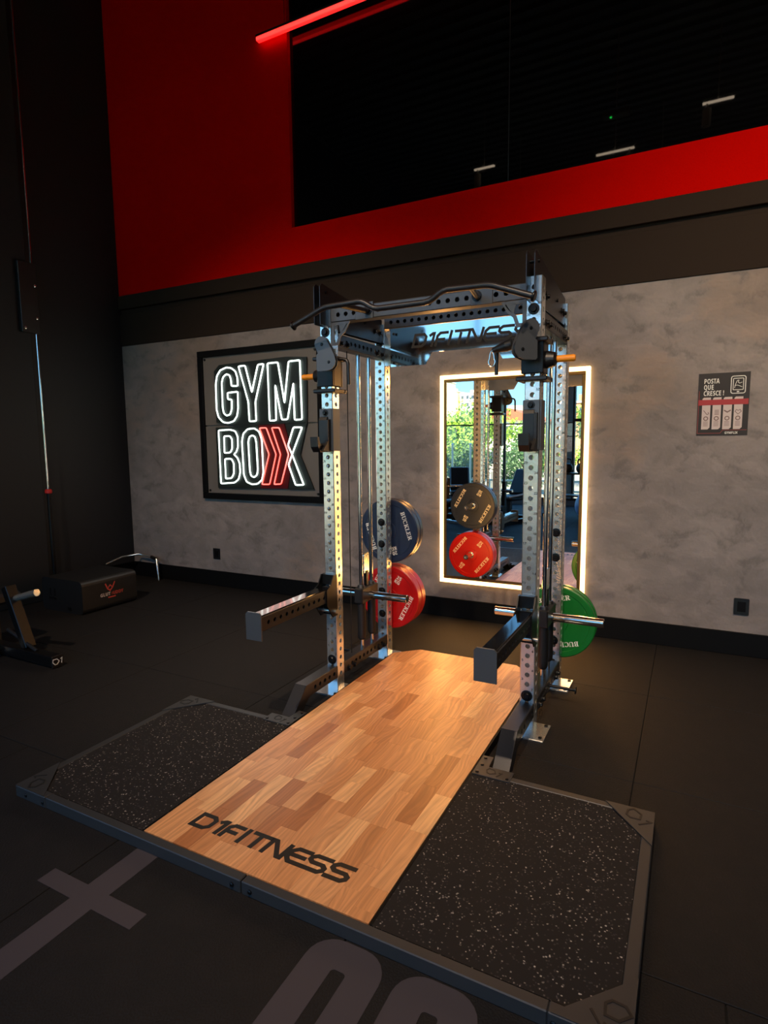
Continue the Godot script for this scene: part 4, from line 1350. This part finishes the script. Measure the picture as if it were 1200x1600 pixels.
# ---------------------------------------------------------------- things in the dark corner
func left_corner() -> void:
	var b: MB
	# rod on the pillar
	var t := thing("guide_pole", "thin steel pole with a red collar running up the black pillar", "pole", Vector3(-4.19, 0, 1.075))
	b = MB.new()
	b.cyl(Vector3(0, 1.06, 0), Vector3(0, 2.52, 0), 0.010, -1.0, 12)
	put(b, "rod", M.chrome, t)
	b = MB.new()
	b.cyl(Vector3(0, 3.15, 0), Vector3(0, TOP, 0), 0.010, -1.0, 12)
	put(b, "rod", M.chrome, t)
	b = MB.new()
	b.cyl(Vector3(0, 0.0, 0), Vector3(0, 1.04, 0), 0.017, -1.0, 12)
	put(b, "lower_tube", M.black_steel, t)
	b = MB.new()
	b.lathe(Vector3(0, 1.03, 0), Vector3.UP, [Vector2(0.026, 0), Vector2(0.032, 0.008), Vector2(0.032, 0.03), Vector2(0.024, 0.042)], 16)
	put(b, "collar", M.red_plastic, t)
	b = MB.new()
	b.box(Vector3(0.0, 2.835, 0.055), Vector3(0.04, 0.63, 0.17), 0.004)
	var bp := put(b, "wall_bracket", M.black_satin, t)
	for q in [[2.95, -0.005], [2.66, -0.005], [2.56, 0.11]]:
		b = MB.new()
		b.lathe(Vector3(0.02, q[0], q[1]), Vector3.RIGHT, [Vector2(0.012, 0), Vector2(0.012, 0.004), Vector2(0.007, 0.006)], 12)
		put(b, "bolt", M.steel, bp)
	# padded block with a printed mark
	t = thing("padded_block", "low black padded exercise block with a red and white mark", "exercise block", Vector3(-3.675, 0, 1.07))
	b = MB.new()
	var r := rounded(0.56, 0.565, 0.03, 3)
	b.prism(rounded(0.56, 0.30, 0.045, 4), at(Vector3(0, 0.15, -0.285)), 0.57)
	put(b, "block", mat(Color(0.075, 0.072, 0.07), 0.5), t)
	b = MB.new()
	var face := Transform3D(Vector3(0, 0, -1), Vector3(0, 1, 0), Vector3(1, 0, 0), Vector3(0.2802, 0.0, 0.0))
	b.text("GLUTE", sans, 0.030, face * at(Vector3(-0.045, 0.135, 0)), 0.0006, 32)
	put(b, "print", mat(Color(0.80, 0.72, 0.66), 0.6), t)
	b = MB.new()
	b.text("BUDDY", sans, 0.030, face * at(Vector3(0.065, 0.135, 0)), 0.0006, 32)
	b.ribbon([Vector2(-0.052, 0.235), Vector2(-0.030, 0.185), Vector2(-0.005, 0.165), Vector2(0.022, 0.190), Vector2(0.048, 0.240)], 0.012, face, 0.0006)
	b.ribbon([Vector2(-0.028, 0.190), Vector2(-0.003, 0.215), Vector2(0.020, 0.192)], 0.010, face, 0.0006)
	b.ribbon([Vector2(-0.03, 0.103), Vector2(0.05, 0.103)], 0.012, face, 0.0006)
	put(b, "print", mat(Color(0.72, 0.24, 0.18), 0.6), t)
	b = MB.new()
	for z in [-0.04, 0.02]:
		b.box(Vector3(-0.12 + z, 0.17, 0.286), Vector3(0.016, 0.07, 0.006), 0.002)
		b.box(Vector3(-0.12 + z, 0.115, 0.287), Vector3(0.04, 0.022, 0.008), 0.002)
	b.box(Vector3(0.10, 0.04, 0.287), Vector3(0.05, 0.03, 0.008), 0.002)
	put(b, "buckles", M.black_steel, t)
	# bent bar in the corner
	t = thing("bent_bar", "thin bent steel bar leaning into the corner behind the padded block", "bar", Vector3(-4.2, 0, 0.2))
	b = MB.new()
	b.tube([Vector3(-0.13, 0.20, 0.2), Vector3(-0.08, 0.255, 0.03), Vector3(0.0, 0.265, -0.13), Vector3(0.16, 0.25, -0.14), Vector3(0.31, 0.235, -0.10), Vector3(0.33, 0.0, -0.10)], 0.011, 10)
	put(b, "tube", M.steel, t)
	b = MB.new()
	b.cyl(Vector3(0.20, 0.248, -0.13), Vector3(0.31, 0.236, -0.10), 0.018, -1.0, 12)
	put(b, "grip", M.black_plastic, t)
	# plate loaded machine that only just shows
	t = thing("plate_loaded_machine", "black plate loaded machine base with bare steel pegs beside the padded block", "machine", Vector3(-3.0, 0, 2.23))
	b = MB.new()
	b.box(Vector3(-0.05, 0.045, 0), Vector3(1.2, 0.075, 0.075), 0.006)
	put(b, "base_beam", M.black_steel, t)
	b = MB.new()
	b.box(Vector3(0.555, 0.045, 0), Vector3(0.012, 0.082, 0.082), 0.003)
	var cap := put(b, "end_cap", M.black_plastic, t)
	b = MB.new()
	emblem(b, Transform3D(Vector3(0, 0, -1), Vector3(0, 1, 0), Vector3(1, 0, 0), Vector3(0.561, 0.045, 0)), 0.06)
	put(b, "emblem", M.white_print, cap)
	b = MB.new()
	b.bar(Vector3(0.22, 0.08, -0.02), Vector3(0.03, 0.50, -0.02), 0.06, 0.075, 0.004, Vector3.BACK)
	put(b, "sloping_post", M.black_steel, t)
	b = MB.new()
	b.cyl(Vector3(0.34, 0.08, 0.0), Vector3(0.02, 0.19, 0.0), 0.013, -1.0, 12)
	put(b, "brace", M.graphite, t)
	b = MB.new()
	b.cyl(Vector3(0.10, 0.42, -0.03), Vector3(0.34, 0.485, -0.03), 0.024, -1.0, 16)
	put(b, "loading_peg", M.steel, t)
	b = MB.new()
	b.cyl(Vector3(-0.02, 0.03, 0.06), Vector3(-0.03, 0.05, 0.26), 0.024, -1.0, 16)
	put(b, "loading_peg", M.steel, t)
	b = MB.new()
	b.box(Vector3(-0.25, 0.38, -0.05), Vector3(0.3, 0.08, 0.28), 0.02)
	b.box(Vector3(-0.25, 0.2, -0.05), Vector3(0.07, 0.3, 0.07), 0.004)
	put(b, "seat", M.black_satin, t)

# ---------------------------------------------------------------- lamps
func lamps() -> void:
	var b: MB
	var warm := Color(1.0, 0.87, 0.73)
	# red light tube across the red wall
	var t := thing("red_light_tube", "long red glowing light tube in front of the dark glazing", "light tube", Vector3(-2.325, 5.055, 0.037))
	b = MB.new()
	b.box(Vector3(1.9, 0.030, 0), Vector3(3.8, 0.018, 0.05), 0.003)
	put(b, "profile", M.black_satin, t)
	b = MB.new()
	b.box(Vector3(1.9, 0.004, 0), Vector3(3.8, 0.036, 0.046), 0.006)
	put(b, "light_diffuser", M.led_red, t)
	for x in [0.3, 2.0, 3.6]:
		b = MB.new()
		b.cyl(Vector3(x, 0.045, 0), Vector3(x, TOP - 5.055, 0), 0.002, -1.0, 6)
		put(b, "hanging_wire", M.black_steel, t)
	area(Vector3(1.9, -0.016, 0), Basis(Vector3.RIGHT, -PI / 2), Vector2(3.7, 0.04), Color(1.0, 0.02, 0.03), 0.10, "tube_light", t)
	# track lights under the ceiling
	var list := [
		[Vector3(1.212, 5.5, 3.874), 0.33, 0.03, Vector3(1.2, 0.0, 3.6), 0.0, 40.0, "above the poster side of the platform"],
		[Vector3(-0.106, 5.5, 4.61), 0.50, 0.42, Vector3(0.4, 0.0, 4.4), 0.0, 34.0, "above the middle of the platform"],
		[Vector3(-1.776, 5.5, 4.208), 0.31, 0.03, Vector3(-1.8, 0.0, 4.0), 0.0, 38.0, "above the neon sign side"],
		[Vector3(2.4, 5.5, 5.4), 0.40, 0.2, Vector3(1.9, 0.6, 0.0), 24.0, 30.0, "lit, aimed at the poster wall"],
		[Vector3(-1.6, 5.5, 5.4), 0.40, 0.2, Vector3(-2.0, 0.2, 0.0), 23.0, 28.0, "lit, aimed at the neon sign wall"],
		[Vector3(0.5, 5.5, 5.4), 0.40, 0.2, Vector3(0.1, 0.0, 2.2), 24.0, 25.0, "lit, aimed at the wood lane"],
		[Vector3(4.2, 5.5, 5.2), 0.40, 0.2, Vector3(3.0, 2.8, 0.0), 18.0, 34.0, "lit, aimed at the red wall"],
	]
	for e in list:
		t = thing("track_light", "ceiling track lamp, short glowing bar and spot head, " + e[6], "track light", e[0], "track lamps under the ceiling")
		var w: float = e[1]
		b = MB.new()
		b.box(Vector3(w / 2, 0, 0), Vector3(w, 0.02, 0.035), 0.003)
		put(b, "light_bar", M.lamp_bar, t)
		b = MB.new()
		b.cyl(Vector3(w / 2, 0.01, 0), Vector3(w / 2, TOP - 5.5, 0), 0.006, -1.0, 8)
		put(b, "stem", M.white_print, t)
		var head := Vector3(e[2] + 0.02, -0.16, 0.0)
		var dir: Vector3 = (e[3] - (e[0] + head)).normalized()
		b = MB.new()
		b.lathe(head - dir * 0.10, dir, [Vector2(0.03, 0), Vector2(0.048, 0.01), Vector2(0.048, 0.20), Vector2(0.042, 0.20), Vector2(0.042, 0.17)], 20, false)
		b.cyl(head + Vector3(0, 0.03, 0), Vector3(head.x, -0.01, 0), 0.012, -1.0, 10)
		put(b, "spot_head", M.white_print, t)
		b = MB.new()
		b.cyl(head + dir * 0.06, head + dir * 0.075, 0.040, -1.0, 20)
		put(b, "spot_lens", glow(warm, 2.0) if e[4] > 0.0 else mat(Color(0.3, 0.3, 0.3), 0.3), t)
		if e[4] > 0.0:
			spot(e[0] + head + dir * 0.11, e[3], warm, e[4], e[5], 0.06, "spot_light", t)
	# small status lamp of an emergency light
	t = thing("emergency_light", "small ceiling emergency unit with a green status lamp", "emergency light", Vector3(0.28, 5.42, 3.5))
	b = MB.new()
	b.box(Vector3(0, 0.03, 0), Vector3(0.30, 0.06, 0.12), 0.006)
	put(b, "housing", mat(Color(0.4, 0.4, 0.4), 0.6), t)
	b = MB.new()
	b.cyl(Vector3(0, 0.06, 0), Vector3(0, TOP - 5.42, 0), 0.006, -1.0, 8)
	put(b, "stem", M.white_print, t)
	b = MB.new()
	b.lathe(Vector3(-0.06, 0.0, -0.02), Vector3.DOWN, [Vector2(0.014, 0), Vector2(0.012, 0.008), Vector2(0.0, 0.013)], 12)
	put(b, "status_lamp", glow(Color(0.1, 1.0, 0.35), 12.0), t)

# ---------------------------------------------------------------- what the mirror shows of the room
func behind() -> void:
	var b: MB
	# kettlebell rack
	var t := thing("kettlebell_rack", "low black steel rack with two shelves by the windows", "rack", Vector3(-0.75, 0, 7.6))
	for x in [-0.55, 0.55]:
		b = MB.new()
		b.box(Vector3(x, 0.45, 0.0), Vector3(0.06, 0.9, 0.06), 0.004)
		b.box(Vector3(x, 0.03, 0.0), Vector3(0.06, 0.06, 0.5), 0.004)
		put(b, "post", M.black_steel, t)
	for y in [0.40, 0.84]:
		b = MB.new()
		b.box(Vector3(0, y, 0), Vector3(1.16, 0.03, 0.36), 0.004)
		put(b, "shelf", M.black_steel, t)
	var proto: Node3D
	for i in 4:
		var top := i < 4
		var p := Vector3(-1.16 + (i % 4) * 0.26, 0.855 if top else 0.415, 7.6)
		if i == 0:
			proto = thing("kettlebell", "black kettlebell on the top shelf of the kettlebell rack", "kettlebell", p, "kettlebells on the rack")
			b = MB.new()
			b.lathe(Vector3.ZERO, Vector3.UP, [Vector2(0.05, 0), Vector2(0.08, 0.02), Vector2(0.10, 0.07), Vector2(0.098, 0.12), Vector2(0.075, 0.17), Vector2(0.03, 0.19), Vector2(0.0, 0.192)], 20)
			put(b, "bell", M.black_satin, proto)
			b = MB.new()
			b.tube([Vector3(-0.055, 0.15, 0), Vector3(-0.07, 0.21, 0), Vector3(-0.055, 0.262, 0), Vector3(0, 0.278, 0), Vector3(0.055, 0.262, 0), Vector3(0.07, 0.21, 0), Vector3(0.055, 0.15, 0)], 0.015, 10)
			put(b, "handle", M.black_steel, proto)
		else:
			copy_of(proto, "kettlebell", "black kettlebell on the top shelf of the kettlebell rack" if top else "black kettlebell on the bottom shelf of the kettlebell rack", p)
	# exercise ball
	t = thing("exercise_ball", "pale blue exercise ball on the floor in front of the kettlebell rack", "ball", Vector3(-0.35, 0, 6.9))
	b = MB.new()
	var prof := []
	for i in 17:
		var a := PI * i / 16 - PI / 2
		prof.append(Vector2(maxf(cos(a) * 0.28, 0.0), 0.28 + sin(a) * 0.28))
	b.lathe(Vector3.ZERO, Vector3.UP, prof, 28, false)
	put(b, "ball", mat(Color(0.45, 0.58, 0.78), 0.4), t)
	# leg machine
	for e in [[Vector3(-1.75, 0, 6.2), 0.35, "low black leg machine with white trimmed pads facing the mirror"], [Vector3(-2.9, 0, 6.9), -0.4, "low black leg machine with white trimmed pads near the black wall"]]:
		t = thing("leg_machine", e[2], "machine", e[0], "leg machines by the windows", e[1])
		for s in [-1, 1]:
			b = MB.new()
			b.box(Vector3(s * 0.32, 0.04, 0), Vector3(0.07, 0.08, 1.3), 0.005)
			put(b, "base_beam", M.black_steel, t)
		b = MB.new()
		b.box(Vector3(0, 0.04, 0.5), Vector3(0.7, 0.07, 0.07), 0.005)
		b.box(Vector3(0, 0.04, -0.5), Vector3(0.7, 0.07, 0.07), 0.005)
		put(b, "cross_beam", M.black_steel, t)
		b = MB.new()
		b.box(Vector3(0, 0.44, 0.1), Vector3(0.44, 0.09, 0.5), 0.03)
		b.box(Vector3(0, 0.22, 0.1), Vector3(0.08, 0.36, 0.08), 0.004)
		put(b, "seat", M.black_satin, t)
		b = MB.new()
		b.bar(Vector3(0, 0.48, 0.36), Vector3(0, 0.95, 0.62), 0.42, 0.08, 0.03)
		put(b, "back_pad", M.black_satin, t)
		for s in [-1, 1]:
			b = MB.new()
			b.bar(Vector3(s * 0.22, 0.48, -0.2), Vector3(s * 0.22, 0.52, 0.4), 0.03, 0.03, 0.004)
			put(b, "side_trim", M.white_print, t)
			b = MB.new()
			b.bar(Vector3(s * 0.30, 0.08, -0.5), Vector3(s * 0.26, 0.78, -0.42), 0.05, 0.07, 0.004)
			put(b, "front_post", M.black_steel, t)
		b = MB.new()
		b.cyl(Vector3(-0.34, 0.30, -0.52), Vector3(0.34, 0.30, -0.52), 0.06, -1.0, 18)
		put(b, "roller_pad", M.black_satin, t)
		b = MB.new()
		b.cyl(Vector3(-0.45, 0.62, -0.44), Vector3(0.45, 0.62, -0.44), 0.024, -1.0, 16)
		put(b, "loading_bar", M.steel, t)
	# flat bench
	t = thing("flat_bench", "black flat bench with bright steel feet beside the leg machines", "bench", Vector3(-2.75, 0, 5.2), "", 0.5)
	b = MB.new()
	b.box(Vector3(0, 0.41, 0), Vector3(0.28, 0.07, 1.15), 0.025)
	put(b, "pad", M.black_satin, t)
	b = MB.new()
	b.box(Vector3(0, 0.34, 0), Vector3(0.06, 0.06, 1.0), 0.004)
	for z in [-0.42, 0.42]:
		b.box(Vector3(0, 0.19, z), Vector3(0.06, 0.28, 0.06), 0.004)
	put(b, "frame", M.black_steel, t)
	for z in [-0.42, 0.42]:
		b = MB.new()
		b.box(Vector3(0, 0.03, z), Vector3(0.5, 0.06, 0.07), 0.005)
		put(b, "foot", M.steel, t)

# ---------------------------------------------------------------- outside the windows
func outside() -> void:
	var b := MB.new()
	var gy := -1.2
	b.box(Vector3(-20, gy - 0.15, 130), Vector3(400, 0.3, 240))
	struct(b, "ground_outside", mat(Color(0.50, 0.50, 0.46), 0.9), "paved ground outside the windows")
	# trees
	var leaf := [mat(Color(0.42, 0.55, 0.16), 0.6), mat(Color(0.33, 0.47, 0.15), 0.6), mat(Color(0.20, 0.31, 0.17), 0.6)]
	for m in leaf:
		m.backlight_enabled = true
		m.backlight = Color(0.3, 0.4, 0.1)
		m.cull_mode = BaseMaterial3D.CULL_DISABLED
	var protos := []
	for k in 3:
		var r := RandomNumberGenerator.new()
		r.seed = 40 + k
		var f := MB.new()
		var lobes := []
		for i in 9:
			lobes.append([Vector3(r.randf_range(-1.6, 1.6), r.randf_range(2.2, 4.6), r.randf_range(-1.6, 1.6)), r.randf_range(0.8, 1.5)])
		for i in 2600:
			var lb: Array = lobes[r.randi() % lobes.size()]
			var d := Vector3(r.randfn(), r.randfn(), r.randfn()).normalized()
			var p: Vector3 = lb[0] + d * lb[1] * pow(r.randf(), 0.35)
			var s := r.randf_range(0.09, 0.17)
			var x := Vector3(r.randfn(), r.randfn(), r.randfn()).normalized()
			var y := x.cross(d).normalized()
			f.tri(p - x * s, p + y * s * 0.5, p + x * s)
			f.tri(p - x * s, p + x * s, p - y * s * 0.5)
		var fm := f.mesh()
		var tk := MB.new()
		tk.tube([Vector3(0, 0, 0), Vector3(0.05, 1.0, 0), Vector3(0, 2.2, 0.05), Vector3(0.1, 3.4, 0)], 0.14, 8)
		tk.tube([Vector3(0, 2.0, 0), Vector3(0.6, 3.0, 0.3), Vector3(0.9, 3.8, 0.4)], 0.07, 6)
		tk.tube([Vector3(0, 2.1, 0), Vector3(-0.6, 3.0, -0.3), Vector3(-0.9, 3.7, 0.2)], 0.07, 6)
		protos.append([fm, tk.mesh()])
	var bark := mat(Color(0.30, 0.25, 0.20), 0.9)
	var spots := [[-14.5, 25.0, 0.92, 0], [-11.8, 31.0, 0.98, 1], [-9.0, 25.0, 0.88, 0], [-7.4, 31.0, 0.72, 1], [-4.6, 25.0, 0.62, 0], [-2.8, 31.0, 0.9, 1], [0.3, 25.0, 0.9, 0], [3.4, 31.0, 0.95, 1], [6.6, 25.0, 0.95, 0], [10.2, 31.0, 1.0, 1], [14.0, 25.0, 1.0, 0], [-18.2, 31.0, 1.05, 1]]
	var i := 0
	for s in spots:
		var t := thing("street_tree", "bright yellow green street tree outside the windows" if s[3] == 0 else "deeper green street tree behind the yellow green ones", "tree", Vector3(s[0], gy, s[1]), "street trees beyond the windows", i * 1.3)
		t.scale = Vector3.ONE * s[2]
		put(protos[i % 3][0], "foliage", leaf[s[3]], t)
		put(protos[i % 3][1], "trunk", bark, t)
		i += 1
	# hedge of dark shrubs
	for k in 9:
		var x := -11.0 + k * 1.3
		if k == 6 or k == 7:
			continue
		var t := thing("shrub", "dark green shrub in the hedge outside the windows", "shrub", Vector3(x, gy, 15.6 + 2.9 * (k % 2)), "hedge shrubs beyond the windows", k * 0.9)
		t.scale = Vector3(0.52, 0.5, 0.5)
		put(protos[k % 3][0], "foliage", leaf[2], t)
		put(protos[k % 3][1], "stem", bark, t)
	# pale railing
	var rl := thing("railing", "pale metal railing outside the windows", "railing", Vector3(-3.5, gy, 14.0))
	var rm := mat(Color(0.82, 0.80, 0.68), 0.6)
	for k in 15:
		b = MB.new()
		b.box(Vector3(-7.0 + k, 0.75, 0), Vector3(0.06, 1.5, 0.06), 0.004)
		put(b, "post", rm, rl)
	for y in [0.4, 0.8, 1.15, 1.46]:
		b = MB.new()
		b.box(Vector3(0, y, 0), Vector3(14.06, 0.05, 0.04), 0.004)
		put(b, "rail", rm, rl)
	for x in [-5.4, -4.81]:
		var lt := thing("slim_post", "slim pale post standing before the hedge", "post", Vector3(x, gy, 13.0), "slim posts before the hedge")
		b = MB.new()
		b.cyl(Vector3(0, 0, 0), Vector3(0, 2.6, 0), 0.03, -1.0, 10)
		put(b, "shaft", rm, lt)
		b = MB.new()
		b.lathe(Vector3(0, 2.6, 0), Vector3.UP, [Vector2(0.045, 0), Vector2(0.045, 0.03), Vector2(0.0, 0.07)], 10)
		put(b, "cap", rm, lt)
	# buildings
	building("apartment_tower", "tall cream apartment tower beyond the trees", Vector3(-58.2, gy, 150), Vector3(7.5, 16.0, 9), Color(0.90, 0.82, 0.58), 8, 3, "flat")
	building("apartment_tower", "taller cream tower block rising beside the wide cream one", Vector3(-56.2, gy, 141), Vector3(3.6, 18.0, 6), Color(0.93, 0.86, 0.62), 9, 1, "flat")
	building("apartment_tower", "white apartment tower with stepped balconies beyond the trees", Vector3(-51.8, gy, 150), Vector3(4.2, 15.4, 8), Color(0.90, 0.90, 0.92), 8, 3, "flat")
	building("low_house", "low cream house with a flat roof edge beyond the railing", Vector3(-19.0, gy, 70), Vector3(4.6, 6.0, 8), Color(0.92, 0.88, 0.74), 2, 3, "slab")
	building("low_house", "low white house with a red tile roof beyond the railing", Vector3(-13.4, gy, 52), Vector3(5.2, 4.6, 8), Color(0.88, 0.85, 0.80), 2, 3, "tile")
	building("low_house", "orange brick house behind the window pillar", Vector3(-10.6, gy, 70), Vector3(3.4, 7.0, 8), Color(0.78, 0.50, 0.36), 3, 2, "slab")
	building("low_house", "long pale house across the street", Vector3(2.0, gy, 66), Vector3(14.0, 5.6, 8), Color(0.86, 0.84, 0.78), 2, 6, "slab")

func building(called: String, label: String, p: Vector3, s: Vector3, c: Color, rows: int, cols: int, roof: String) -> void:
	var t := thing(called, label, "building", p)
	var b := MB.new()
	b.box(Vector3(0, s.y / 2, 0), s)
	put(b, "walls", mat(c, 0.85), t)
	var pane := mat(Color(0.22, 0.26, 0.30), 0.2)
	for r in rows:
		for k in cols:
			b = MB.new()
			var ww := s.x / (cols * 1.9)
			var hh := s.y / (rows * 2.1)
			b.box(Vector3((k + 0.5) / cols * s.x - s.x / 2, (r + 0.55) / rows * s.y, -s.z / 2), Vector3(ww, hh, 0.08))
			put(b, "window", pane, t)
	b = MB.new()
	if roof == "tile":
		b.prism(poly([[-s.x / 2 - 0.3, 0], [s.x / 2 + 0.3, 0], [0, 1.1]]), at(Vector3(0, s.y, -s.z / 2 - 0.3)), s.z + 0.6)
		put(b, "roof", mat(Color(0.62, 0.30, 0.20), 0.8), t)
	else:
		b.box(Vector3(0, s.y + 0.12, 0), Vector3(s.x + 0.3, 0.24, s.z + 0.3), 0.02)
		put(b, "roof", mat(Color(0.70, 0.68, 0.64), 0.8), t)
		b = MB.new()
		b.box(Vector3(s.x * 0.1, s.y + 0.7, 0), Vector3(s.x * 0.35, 1.0, 1.5), 0.02)
		put(b, "roof_housing", mat(c.darkened(0.05), 0.8), t)
